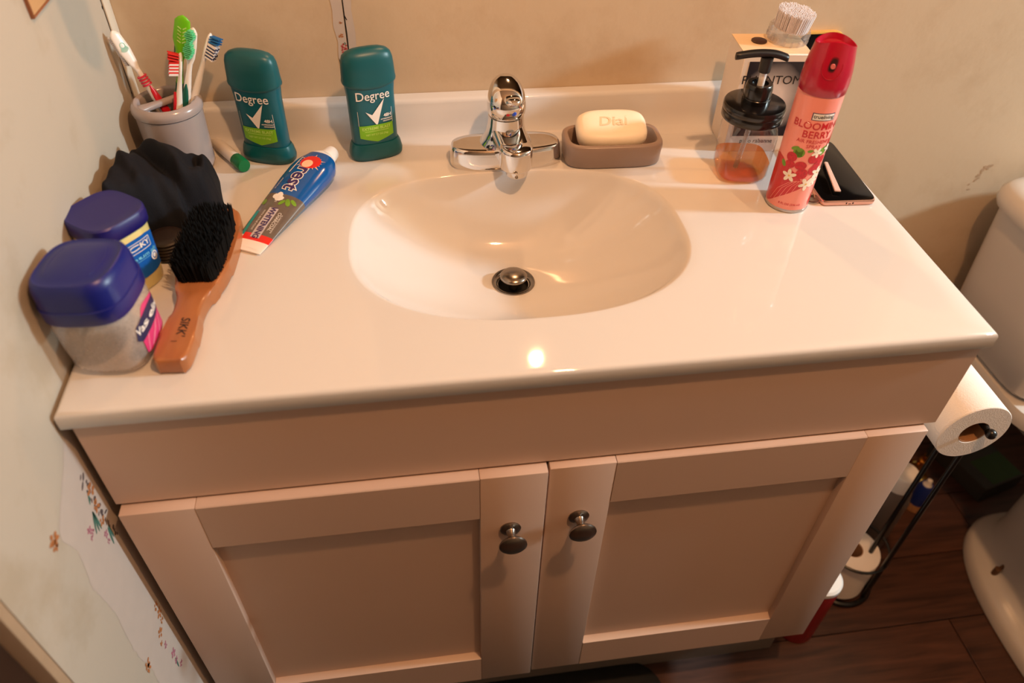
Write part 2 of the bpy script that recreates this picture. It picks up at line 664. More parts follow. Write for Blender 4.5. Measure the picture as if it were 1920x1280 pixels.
# back wall; opening added in the mirror's place lets its stand-in lamp through
bm = bmesh.new()
ZB = H + 0.184
add_box(bm, -0.06, 0.272, 0.0, 0.06, 0, ZB)
add_box(bm, 0.2735, 3.25, 0.0, 0.06, 0, ZB)
add_box(bm, 0.2715, 0.274, 0.003, 0.05, 0, ZB)
add_box(bm, -0.06, 0.25, 0.0, 0.06, ZB, CE)
add_box(bm, 1.25, 3.25, 0.0, 0.06, ZB, CE)
add_box(bm, 0.25, 1.25, 0.0, 0.06, H + 1.15, CE)
wb = struct(from_bm('wall_back', bm, M['wall_back'], smooth=False))


def wmap(u, v, lift):          # back wall print, u = x, v = z over the counter
    return (u, -lift - 0.0001, v + H)


pr = Print(wmap)
pts_l = [(0.2575, 0.184), (0.2590, 0.17), (0.2575, 0.15), (0.2610, 0.13), (0.2590, 0.11), (0.2640, 0.09), (0.262, 0.07), (0.264, 0.045)]
pts_r = [(0.283, 0.045), (0.284, 0.08), (0.2825, 0.11), (0.2845, 0.14), (0.2825, 0.17), (0.2840, 0.184)]
pr.poly(pts_l + [(0.2718, 0.045), (0.2718, 0.184)])
pr.poly([(0.2737, 0.045)] + pts_r + [(0.2737, 0.184)])
pr.done('peeled_strip', M['peel'], wb)
pr = Print(wmap)
pr.line([(0.2728, 0.184), (0.2730, 0.16), (0.2735, 0.14), (0.2729, 0.1), (0.2731, 0.05)], 0.0012, 0.0004)
pr.line([(0.2731, 0.163), (0.2755, 0.1575)], 0.0012, 0.0004)
pr.done('seam', M['dark'], wb)


def flower(P, cx, cy, r, k=5, lift=0.0004):
    for i in range(k):
        a = 2 * PI * i / k + random.random()
        P.disc(cx + r * 0.75 * math.cos(a), cy + r * 0.75 * math.sin(a), r * (0.35 + 0.35 * random.random()), r * 0.35, a, 8, lift)


pr = Print(wmap)
for cx, cy, r in ((0.268, 0.124, 0.0036), (0.271, 0.119, 0.0025), (0.2665, 0.118, 0.0026), (0.2675, 0.089, 0.003), (0.2695, 0.075, 0.0036), (0.268, 0.064, 0.003)):
    flower(pr, cx, cy, r)
pr.done('floral_print', M['flower_red'], wb)
pr = Print(wmap)
for cx, cy, r in ((0.2668, 0.138, 0.0022), (0.264, 0.137, 0.0014), (0.2665, 0.1545, 0.0012), (0.268, 0.154, 0.0012)):
    flower(pr, cx, cy, r)
pr.done('floral_print', M['flower_orange'], wb)
pr = Print(wmap)
for cx, cy, r in ((0.2692, 0.1275, 0.0016), (0.2672, 0.100, 0.002), (0.2690, 0.082, 0.0016), (0.2672, 0.07, 0.0016), (0.2695, 0.11, 0.0014)):
    flower(pr, cx, cy, r)
pr.done('floral_print', M['flower_leaf'], wb)
pr = Print(wmap)
for i in range(14):            # worn spot by the tank
    t = i / 13
    pr.disc(1.285 + 0.022 * t + random.uniform(-.004, .004), -0.155 + 0.045 * t ** 0.8 + random.uniform(-.006, .006), random.uniform(.0015, .004), random.uniform(.001, .003), random.random() * 3, 7, 0.0003 + i * 1e-5)
pr.done('worn_spot', M['oldtrim'], wb)

# left wall ends in a corner trim towards the doorway
XL = -0.004
wl = struct(box('wall_left', XL - 0.06, XL, -0.662, 2.05, 0, CE, M['wall_left'], smooth=False))
struct(box('trim_1', XL - 0.075, XL + 0.0025, -0.676, -0.6645, 0, CE, M['oldtrim'], bev=0.002))
struct(box('hall_panel', XL - 0.16, XL - 0.012, -0.84, -0.676, 0, CE, M['hall_dark'], bev=0.002))  # brown panel, darkness of the hallway put into its colour
tr3 = struct(box('trim_3', XL, XL + 0.0025, -0.0235, -0.0005, H - 0.2, CE, M['trim'], bev=0.0008))


def lmap(u, v, lift):          # left wall print: u = y, v = z over the counter
    return (XL + lift + 0.0001, u, v + H)


pr = Print(lmap)
pr.line([(-0.0242, 0.25), (-0.0242, 0.184), (-0.0236, 0.15), (-0.0238, 0.1), (-0.0225, 0.06), (-0.021, 0.0)], 0.0012, 0.0004)
pr.disc(-0.026, 0.190, 0.0013, 0.0022)
pr.disc(-0.022, 0.083, 0.003, 0.002)
pr.done('joint', M['dark'], wl)
# where the paint has come off low on the wall, the old wallpaper shows
pr = Print(lmap)
edge = [(-0.49, -0.03), (-0.515, -0.05), (-0.545, -0.065), (-0.565, -0.075), (-0.573, -0.085), (-0.563, -0.12), (-0.575, -0.17), (-0.569, -0.23), (-0.579, -0.30), (-0.572, -0.36), (-0.582, -0.43), (-0.574, -0.52), (-0.577, -0.7), (-0.49, -0.7)]
left_edge = edge[:-1]
z = -0.03
prev = None
while z > -0.70:
    for (a0, b0), (a1, b1) in zip(left_edge[:-1], left_edge[1:]):
        if b1 <= z <= b0:
            u = a0 + (a1 - a0) * (z - b0) / ((b1 - b0) or 1e-9)
            break
    u += random.uniform(-0.0016, 0.0016)
    if prev:
        pr.poly([(prev[0], prev[1]), (u, z), (-0.485, z), (-0.485, prev[1])], 0.0001)
    prev = (u, z)
    z -= 0.004
pr.done('old_wallpaper', M['peel'], wl)
pr = Print(lmap)
for cx, cy, r in ((-0.534, -0.131, .004), (-0.531, -0.138, .003), (-0.537, -0.14, .0025), (-0.516, -0.166, .004), (-0.518, -0.176, .003), (-0.5265, -0.4215, .006), (-0.5285, -0.435, .004), (-0.53, -0.39, .004), (-0.524, -0.455, .004)):
    flower(pr, cx, cy, r)
pr.done('floral_print', M['flower_pink'], wl)
pr = Print(lmap)
for cx, cy, r in ((-0.508, -0.335, .005), (-0.509, -0.35, .006), (-0.512, -0.362, .004), (-0.527, -0.365, .006), (-0.535, -0.375, .003), (-0.5735, -0.345, .006), (-0.575, -0.352, .005), (-0.51, -0.15, .005), (-0.505, -0.13, .006), (-0.58, -0.075, .007), (-0.583, -0.08, .005), (-0.5, -0.11, .007)):
    flower(pr, cx, cy, r)
pr.done('floral_print', M['flower_orange'], wl)
pr = Print(lmap)
for (x0, y0, x1, y1) in ((-0.515, -0.125, -0.528, -0.148), (-0.515, -0.125, -0.522, -0.152), (-0.515, -0.126, -0.517, -0.155), (-0.513, -0.118, -0.505, -0.105), (-0.508, -0.165, -0.513, -0.19), (-0.506, -0.165, -0.507, -0.185), (-0.528, -0.43, -0.531, -0.45)):
    mx, my = (x0 + x1) / 2, (y0 + y1) / 2
    a = math.atan2(y1 - y0, x1 - x0)
    pr.disc(mx, my, math.hypot(x1 - x0, y1 - y0) / 2, 0.0018, a, 10, 0.0003)
pr.done('floral_leaf', M['flower_leaf'], wl)
pr = Print(lmap)
for i in range(26):
    pr.disc(-0.497 - random.random() * 0.012, -0.085 - i * 0.0042, random.uniform(.002, .005), random.uniform(.001, .003), random.random() * 3, 7, 0.00025 + i * 2e-6)
pr.done('torn_edge', M['flower_dark'], wl)

# rest of the room, out of the picture, plus an added light blocker
struct(box('wall_right', 3.2, 3.26, -2.1, 2.05, 0, CE, M['room'], smooth=False))
struct(box('cool_light_blocker', 1.86, 1.92, -1.5, 0.0, 0, 0.60, M['room'], smooth=False))  # added unseen, keeps the cool light off the floor by the toilet
struct(box('wall_front', -1.2, 3.25, -2.1, -2.04, 0, CE, M['room'], smooth=False))
struct(box('wall_far', -0.06, 3.25, 1.99, 2.05, 0, CE, M['room'], smooth=False))  # closes the mirrored room added behind the wall opening
struct(box('ceiling', -1.2, 3.25, -2.1, 2.05, CE, CE + 0.05, M['room'], smooth=False))


# ------------------------------------------------------------------ vanity top with moulded basin
W, D, T = 0.94, 0.4986, 0.0215
BX, BY = 0.464, -0.272


def build_top():
    bm = bmesh.new()
    K = 144
    yb = -0.046
    dc = Vector((0.462, -0.239))
    dep = 0.095
    rd = 0.026
    angs = [2 * PI * i / K for i in range(K)]

    def rim(t, s):
        c, sn = math.cos(t), math.sin(t)
        n = 2.9 if sn > 0 else 2.35
        b = 0.150 if sn > 0 else 0.147
        x = 0.203 * math.copysign(abs(c) ** (2 / n), c)
        y = b * math.copysign(abs(sn) ** (2 / n), sn)
        return BX + x * s, BY + y * s
    # even out the points on the outline by arc length
    fine = [rim(2 * PI * i / 4000, 1) for i in range(4001)]
    acc = [0.0]
    for a, b in zip(fine[:-1], fine[1:]):
        acc.append(acc[-1] + math.hypot(b[0] - a[0], b[1] - a[1]))
    tot = acc[-1]
    par = []
    j = 0
    for i in range(K):
        while acc[j + 1] < tot * i / K:
            j += 1
        par.append(2 * PI * j / 4000)

    def ring(s, z):
        out = []
        for i, t in enumerate(par):
            x, y = rim(t, 1)
            u = (s - 0.0)
            # drain circle at the centre, rim outline at s = 1
            a = math.atan2(y - BY, x - BX)
            dx, dy = dc.x + rd * math.cos(a), dc.y + rd * math.sin(a)
            out.append((dx + (x - dx) * u, dy + (y - dy) * u, z))
        return out
    rings = []
    rings.append([(dc.x + 0.02 * math.cos(math.atan2(rim(t, 1)[1] - BY, rim(t, 1)[0] - BX)), dc.y + 0.02 * math.sin(math.atan2(rim(t, 1)[1] - BY, rim(t, 1)[0] - BX)), -dep - 0.004) for t in par])
    S = [0.0, 0.06, 0.14, 0.24, 0.34, 0.44, 0.54, 0.63, 0.71, 0.78, 0.84, 0.885, 0.92, 0.945, 0.965, 0.98, 0.992, 1.0]
    for s in S:
        q = s
        z = -dep * (1 - q ** 2.05)
        # soften the meeting with the flat deck
        w = 0.05
        if s > 1 - 2 * w:
            t = (s - (1 - 2 * w)) / (2 * w)
            z0 = -dep * (1 - (1 - 2 * w) ** 2.05)
            m0 = dep * 2.05 * (1 - 2 * w) ** 1.05 * 2 * w
            h00 = 2 * t ** 3 - 3 * t * t + 1
            h10 = t ** 3 - 2 * t * t + t
            z = h00 * z0 + h10 * m0
        rings.append(ring(s, z))
    # out to the rectangle
    x0, x1, y0, y1 = 0.0, W, -D, yb
    rect = []
    for i in range(K):
        x, y, _ = rings[-1][i]
        dx, dy = x - BX, y - BY
        k = 1e9
        if dx > 1e-9:
            k = min(k, (x1 - BX) / dx)
        if dx < -1e-9:
            k = min(k, (x0 - BX) / dx)
        if dy > 1e-9:
            k = min(k, (y1 - BY) / dy)
        if dy < -1e-9:
            k = min(k, (y0 - BY) / dy)
        rect.append([BX + dx * k, BY + dy * k])
    for cx, cy in ((x0, y0), (x1, y0), (x0, y1), (x1, y1)):
        i = min(range(K), key=lambda q: math.hypot(rect[q][0] - cx, rect[q][1] - cy))
        rect[i] = [cx, cy]
    for f in (0.04, 0.15, 0.5, 0.9):
        rings.append([(rings[len(S)][i][0] * (1 - f) + rect[i][0] * f, rings[len(S)][i][1] * (1 - f) + rect[i][1] * f, 0.0) for i in range(K)])

    def outl(inset, z):
        out = []
        for x, y in rect:
            X = min(max(x, x0 + inset), x1 - inset)
            Y = max(y, y0 + inset)
            out.append((X, Y, z))
        return out
    r = 0.005
    for a in (0, 30, 60, 90):
        t = math.radians(a)
        rings.append(outl(r * (1 - math.sin(t)), -r * (1 - math.cos(t))))
    rings.append(outl(0, -T + 0.002))
    rings.append(outl(0.0015, -T))
    rings.append(outl(0.035, -T))
    loft(bm, rings, False, False)
    # backsplash with its cove
    prof = [(yb - 0.001, 0.0001), (-0.042, 0.0007), (-0.036, 0.003), (-0.031, 0.007), (-0.027, 0.014), (-0.0245, 0.024), (-0.0225, 0.050), (-0.0215, 0.0535), (-0.019, 0.0555), (-0.016, 0.056), (-0.0005, 0.056), (-0.0005, -0.02), (yb, -0.02)]
    loft(bm, [[(x, y, z) for y, z in prof] for x in (0.0, 0.31, 0.63, W)], True, True)
    bmesh.ops.translate(bm, verts=bm.verts[:], vec=(0, 0, H))
    return from_bm('countertop', bm, M['counter'], angle=50)


top = tag(build_top(), 'glossy white one-piece vanity top with moulded oval basin and low backsplash', 'vanity top')

bm = bmesh.new()
lathe(bm, [(0.0185, -0.118), (0.0205, -0.112), (0.0215, -0.1085), (0.0245, -0.1058), (0.0278, -0.1056), (0.0288, -0.1075), (0.0285, -0.111)], 48, False, False)
bmesh.ops.translate(bm, verts=bm.verts[:], vec=(0.462, -0.239, H + 0.012))
from_bm('drain_flange', bm, M['drainsteel'], top)
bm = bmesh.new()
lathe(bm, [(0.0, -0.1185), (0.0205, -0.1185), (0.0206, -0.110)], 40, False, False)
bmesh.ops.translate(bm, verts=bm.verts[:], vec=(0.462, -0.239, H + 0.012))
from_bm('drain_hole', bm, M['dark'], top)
bm = bmesh.new()
lathe(bm, [(0.006, -0.118), (0.006, -0.102), (0.0165, -0.101), (0.0178, -0.099), (0.0178, -0.0975), (0.0165, -0.0955), (0.012, -0.0935), (0.006, -0.0925), (0.0005, -0.0922)], 40, True, True)
bmesh.ops.translate(bm, verts=bm.verts[:], vec=(0.462, -0.239, H + 0.012))
from_bm('drain_stopper', bm, M['drainsteel'], top)


# ------------------------------------------------------------------ vanity cabinet
cabt = thing('vanity_cabinet', 'greige shaker vanity cabinet with two doors under the white top', 'cabinet', (0, 0, -H))
CF = M['cabinet']
bm = bmesh.new()
add_box(bm, 0.012, 0.028, -0.48, -0.002, 0.16, H - T - 0.0005)
add_box(bm, 0.914, 0.930, -0.48, -0.002, 0.16, H - T - 0.0005)
add_box(bm, 0.012, 0.930, -0.012, -0.002, 0.16, H - T - 0.03)
add_box(bm, 0.012, 0.930, -0.483, -0.002, 0.16, 0.176)
add_box(bm, 0.012, 0.930, -0.484, -0.47, 0.665, H - T - 0.0005)
add_box(bm, 0.448, 0.482, -0.484, -0.47, 0.16, 0.68)
from_bm('carcass', bm, CF, cabt)
box('false_front', 0.007, 0.934, -0.4935, -0.484, H - 0.1475, H - T - 0.0008, CF, cabt, bev=0.0006, seg=1)
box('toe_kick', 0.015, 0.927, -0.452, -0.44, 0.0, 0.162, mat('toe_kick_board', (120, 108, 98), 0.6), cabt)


def door(x0, x1, yf, hinge_left):
    z0, z1 = 0.160, H - 0.1505
    st = 0.0765
    d = box('door', x0 + st - 0.004, x1 - st + 0.004, yf + 0.0105, yf + 0.0165, z0 + 0.0725, z1 - 0.072, CF, cabt)
    b = 0.0012
    box('stile', x0, x0 + st, yf, yf + 0.018, z0, z1, CF, d, b, 2)
    box('stile', x1 - st, x1, yf, yf + 0.018, z0, z1, CF, d, b, 2)
    xa, xb = x0 + st + 0.0004, x1 - st - 0.0004
    for nm, za, zb, side in (('rail', z1 - 0.0765, z1, 0), ('rail', z0, z0 + 0.0755, 1)):
        bm = bmesh.new()
        # rail with a small sloping inner edge
        s = 0.0035
        if side == 0:
            prof = [(yf, za), (yf, zb - b), (yf + b, zb), (yf + 0.018, zb), (yf + 0.018, za + s), (yf + 0.0105, za + 0.001)]
        else:
            prof = [(yf, zb - s), (yf, za), (yf + 0.018, za), (yf + 0.018, zb), (yf + 0.0105, zb)]
        loft(bm, [[(x, y, z) for y, z in prof] for x in (xa, xb)])
        from_bm(nm, bm, CF, d, angle=25)
    # knob
    kx = x1 - 0.0405 if hinge_left else x0 + 0.0405
    kz = H - 0.2532 if hinge_left else H - 0.2494
    bm = bmesh.new()
    lathe(bm, [(0.0125, 0.0), (0.0128, 0.0015), (0.0115, 0.003), (0.006, 0.0045), (0.0048, 0.008), (0.0048, 0.014), (0.0075, 0.0185), (0.0150, 0.0205), (0.0168, 0.0228), (0.0166, 0.0248), (0.0140, 0.0268), (0.008, 0.028), (0.0005, 0.0284)], 36)
    bmesh.ops.rotate(bm, verts=bm.verts[:], cent=(0, 0, 0), matrix=Matrix.Rotation(PI / 2, 3, 'X'))
    bmesh.ops.translate(bm, verts=bm.verts[:], vec=(kx, yf, kz))
    k = from_bm('knob', bm, M['nickel'], d)
    return d


door(0.0108, 0.4645, -0.5065, True)
door(0.4672, 0.9215, -0.5025, False)


# ------------------------------------------------------------------ faucet
fa = thing('faucet', 'chrome single-lever faucet standing behind the basin', 'faucet', (0.4695, -0.0925, 0), (0, 0, 0))
bm = bmesh.new()
stack(bm, [(0.0, 0.0745, 0.0290), (0.003, 0.0755, 0.0300), (0.010, 0.0745, 0.0290), (0.0235, 0.0730, 0.0275), (0.0262, 0.0720, 0.0265), (0.0278, 0.0695, 0.0240), (0.0282, 0.062, 0.018), (0.0283, 0.04, 0.008)], n=2.9, k=64)
from_bm('base_plate', bm, M['chrome'], fa, angle=60)
bm = bmesh.new()
stack(bm, [(0.002, 0.0375, 0.0306), (0.022, 0.0365, 0.0300), (0.030, 0.0340, 0.0290), (0.036, 0.0295, 0.0272), (0.044, 0.0258, 0.0255), (0.054, 0.0240, 0.0240), (0.066, 0.0232, 0.0232), (0.0665, 0.0215, 0.0215), (0.068, 0.0215, 0.0215)], n=2.0, k=48)
from_bm('body', bm, M['chrome'], fa, angle=60)
# spout: a tongue reaching forward from the body, ending in an upright round nose
bm = bmesh.new()
rings = []
for t in [i / 12 for i in range(13)]:
    y = -0.004 - 0.040 * t
    zt = 0.060 - 0.0165 * t + 0.003 * t * t
    zb = 0.016
    w = 0.0225 - 0.0012 * t
    rings.append([(0.007 * t + px * w, y, (zt + zb) / 2 + pz * (zt - zb) / 2) for px, pz in sup(1, 1, 5.0, 40)])
loft(bm, rings)
from_bm('spout', bm, M['chrome'], fa, angle=50)
bm = bmesh.new()
rings = []
for z, r in ((0.0148, 0.019), (0.0155, 0.0206), (0.0175, 0.0214), (0.0425, 0.0214), (0.0450, 0.0203), (0.0462, 0.017), (0.0466, 0.008)):
    rings.append([(0.0075 + x, -0.0450 + y, z + (0.10 * y if z > 0.03 else 0)) for x, y in sup(r, r, 2, 40)])
loft(bm, rings)
from_bm('spout_nose', bm, M['chrome'], fa, angle=50)
bm = bmesh.new()
lathe(bm, [(0.0115, 0.0055), (0.0138, 0.0062), (0.0146, 0.008), (0.0146, 0.0165)], 32, True, False, 0.0085, -0.0485)
from_bm('aerator', bm, M['chrome'], fa)
# lever handle: domed cap that leans back, flattened towards the front
bm = bmesh.new()
rings = []
for z, a, b, cy, cx in ((0.069, 0.0232, 0.0232, 0, 0), (0.072, 0.0246, 0.0246, -0.0005, 0), (0.080, 0.0250, 0.0262, -0.0015, 0), (0.088, 0.0245, 0.0270, -0.002, 0.0), (0.096, 0.0228, 0.0255, -0.001, 0.0), (0.103, 0.0195, 0.0215, 0.002, 0), (0.108, 0.0145, 0.0155, 0.0045, 0), (0.1105, 0.008, 0.0085, 0.0065, 0), (0.1112, 0.001, 0.001, 0.0075, 0)):
    ring = []
    for i, (x, y) in enumerate(sup(a, b, 2.2, 40)):
        tilt = 0.28 * (-y)
        ring.append((cx + x, cy + y, z - tilt * (z - 0.069) / 0.042))
    rings.append(ring)
loft(bm, rings)
hd = from_bm('lever_handle', bm, M['chrome'], fa)
bm = bmesh.new()
rings = []
for t in [i / 8 for i in range(9)]:
    y = -0.018 - 0.018 * t
    z = 0.094 + 0.003 * t
    w = 0.0105 * math.sqrt(max(0.02, 1 - (t * 0.95) ** 4))
    h = 0.006 * math.sqrt(max(0.03, 1 - (t * 0.97) ** 4))
    rings.append([(0.005 + px * w, y, z + pz * h) for px, pz in sup(1, 1, 2.6, 20)])
loft(bm, rings)
from_bm('lever_tip', bm, M['chrome'], fa)
for nm, dx, m in (('red_marker', -0.0012, 'red_dot'), ('blue_marker', 0.0062, 'blue_dot')):
    bm = bmesh.new()
    bmesh.ops.create_uvsphere(bm, u_segments=12, v_segments=8, radius=0.0034)
    bmesh.ops.scale(bm, verts=bm.verts[:], vec=(1, 0.4, 1))
    bmesh.ops.translate(bm, verts=bm.verts[:], vec=(dx, -0.0268, 0.0795))
    from_bm(nm, bm, M[m], fa)


# ------------------------------------------------------------------ soap dish and soap
sd = thing('soap_dish', 'taupe resin soap dish to the right of the faucet', 'soap dish', (0.6135, -0.1, 0), (0, 0, math.radians(-2)))
bm = bmesh.new()
stack(bm, [(0.0, 0.0615, 0.0295), (0.0015, 0.064, 0.032), (0.004, 0.0652, 0.0332), (0.026, 0.0668, 0.0348), (0.031, 0.0662, 0.0342), (0.033, 0.0645, 0.0325), (0.0335, 0.062, 0.030), (0.0325, 0.0595, 0.0275), (0.029, 0.0580, 0.026), (0.014, 0.0560, 0.024), (0.010, 0.053, 0.0215), (0.0095, 0.03, 0.01)], n=4.2, k=64)
from_bm('dish', bm, M['taupe'], sd)
sp = thing('soap_bar', 'cream white bar of soap with worn lettering resting in the taupe dish', 'soap', (0.6135, -0.0905, 0.0345), (math.radians(20), 0, math.radians(-2)))
bm = bmesh.new()
stack(bm, [(-0.0135, 0.036, 0.015), (-0.0125, 0.0425, 0.0225), (-0.009, 0.0462, 0.0270), (0.0, 0.0482, 0.0296), (0.007, 0.0474, 0.0286), (0.0115, 0.0448, 0.0258), (0.0140, 0.0395, 0.0205), (0.0150, 0.026, 0.011)], n=3.4, k=60)
from_bm('bar', bm, M['soap'], sp)


def soap_map(u, v, lift):
    z = 0.0151 - 0.0011 * (abs(u) / 0.036) ** 2 - 0.001 * (abs(v) / 0.016) ** 2
    return (u, v, z + lift + 0.0003)


pr = Print(soap_map)
pr.text('Dial', 0.0, 0.002, 0.0225, bold=0.012, shear=0.1, sx=1.1)
pr.done('lettering', M['soap_emb'], sp)


# ------------------------------------------------------------------ deodorant sticks
def deodorant(label, loc, rz):
    t = thing('deodorant_stick', label, 'deodorant', loc, (0, 0, rz), 'teal deodorant sticks by the backsplash')
    t.scale = (1.0, 1.0, 1.045)
    bm = bmesh.new()
    stack(bm, [(0.0, 0.0325, 0.0165), (0.0025, 0.0352, 0.019), (0.008, 0.0360, 0.0196), (0.018, 0.0338, 0.0180), (0.022, 0.0318, 0.0166), (0.0223, 0.0308, 0.0158)], n=2.7, k=56)
    from_bm('base', bm, M['teal2'], t)
    bm = bmesh.new()
    stack(bm, [(0.0222, 0.0300, 0.0152), (0.0232, 0.0304, 0.0156), (0.06, 0.0304, 0.0157), (0.085, 0.0308, 0.0160), (0.094, 0.0318, 0.0164), (0.100, 0.0322, 0.0166)], n=2.7, k=56)
    from_bm('body', bm, M['teal'], t)
    bm = bmesh.new()
    rings = []
    for z, a, b in ((0.0965, 0.0330, 0.0172), (0.0975, 0.0344, 0.0183), (0.1000, 0.0348, 0.0186), (0.1035, 0.0342, 0.0179), (0.115, 0.0336, 0.0173), (0.125, 0.0326, 0.0165), (0.1315, 0.0305, 0.0148), (0.1355, 0.0262, 0.0118), (0.1382, 0.019, 0.0078), (0.1395, 0.009, 0.003)):
        ring = []
        for x, y in sup(a, b, 2.6, 56):
            w = max(0.0, 1 - (z - 0.0965) / 0.025)
            dip = -0.0045 * w * math.cos(x / 0.036 * PI / 2)
            ring.append((x, y, z + dip + 0.003 - 0.0035 * max(0.0, (z - 0.113) / 0.026) * (y / 0.018 + 1) * 0.5))
        rings.append(ring)
    loft(bm, rings)
    from_bm('cap', bm, M['teal2'], t)

    def da(v):
        return 0.0305 + max(0, v - 0.06) * 0.020

    def db_(v):
        return 0.0158 + max(0, v - 0.06) * 0.016
    mp0 = front_map(da, db_, 2.7)
    mp = lambda u, v, l: mp0(u, v, l + 0.0004)
    pr = Print(mp, 0.004)
    pr.poly([(-0.0225, 0.0485), (0.0225, 0.0485), (0.0225, 0.0320), (0.0, 0.0255), (-0.0225, 0.0320)], 0.00015)
    pr.done('label_band', M['lime_print'], t)
    pr = Print(mp, 0.004)
    pr.text('Degree', -0.001, 0.0865, 0.0158, bold=0.006, sx=0.95, lift=0.0005)
    pr.poly([(-0.0125, 0.0668), (-0.0042, 0.0620), (0.0132, 0.0812), (0.0022, 0.0494), (0.0008, 0.0486), (-0.0004, 0.0494)], 0.0003)
    pr.text('48H', 0.0160, 0.0590, 0.0060, bold=0.02)
    pr.text('ANTIPERSPIRANT', 0.0145, 0.0545, 0.0021, bold=0.03)
    pr.text('DEODORANT', 0.0160, 0.0518, 0.0021, bold=0.03)
    pr.line([(0.0224, 0.068), (0.0224, 0.0485)], 0.0004)
    pr.line([(-0.0224, 0.068), (-0.0224, 0.0485)], 0.0004)
    pr.done('lettering', M['white_print'], t)
    pr = Print(mp, 0.004)
    pr.text('EXTREME BLAST', 0.0, 0.0440, 0.0053, bold=0.015)
    pr.line([(-0.016, 0.0405), (0.016, 0.0405)], 0.0006, 0.0003)
    pr.text('NET WT 2.7 OZ (76g)', 0.0, 0.0358, 0.0032, bold=0.015)
    pr.done('lettering', M['pale_lime'], t)
    return t


deodorant('teal deodorant stick turned left, standing nearer the toothbrush cup', (0.1565, -0.0560, 0), math.radians(-20))
deodorant('teal deodorant stick standing alone below the wall seam, nearer the basin', (0.2970, -0.0600, 0), math.radians(16))


# ------------------------------------------------------------------ toothbrush cup
CX, CY = 0.0475, -0.066
cup = thing('toothbrush_cup', 'grey ceramic toothbrush cup with pierced lid in the left corner', 'cup', (CX, CY, 0), (0, 0, 0))
cup.scale = (1.0, 1.0, 1.09)
bm = bmesh.new()
lathe(bm, [(0.034, 0.0), (0.0375, 0.0015), (0.039, 0.005), (0.0397, 0.04), (0.0405, 0.072), (0.0405, 0.0725), (0.036, 0.0725), (0.0355, 0.01), (0.0, 0.008)], 56, True, False)
from_bm('tumbler', bm, M['cup'], cup)
bm = bmesh.new()
ri = 0.0325
lathe(bm, [(0.0400, 0.0735), (0.0422, 0.0742), (0.0428, 0.0775), (0.0422, 0.0815), (0.0395, 0.0845), (0.0370, 0.0858), (0.0340, 0.0850), (ri, 0.0830), (ri, 0.0745), (0.0400, 0.0735)], 56, False, False)
# bridge across the openings
rings = []
for tt in [i / 10 for i in range(11)]:
    s = (tt - 0.5) * 2 * (ri + 0.002)
    w = 0.0048 + 0.004 * abs(tt - 0.5) * 2 * abs(tt - 0.5) * 2
    rings.append([(s, px * w, 0.0808 + pz * 0.0035) for px, pz in sup(1, 1, 3, 16)])
R0 = Matrix.Rotation(math.radians(38), 3, 'Z')
rings = [[tuple(R0 @ Vector((p[0], p[1] + 0.004, p[2]))) for p in r] for r in rings]
loft(bm, rings)
lid = from_bm('pierced_lid', bm, M['cup'], cup)


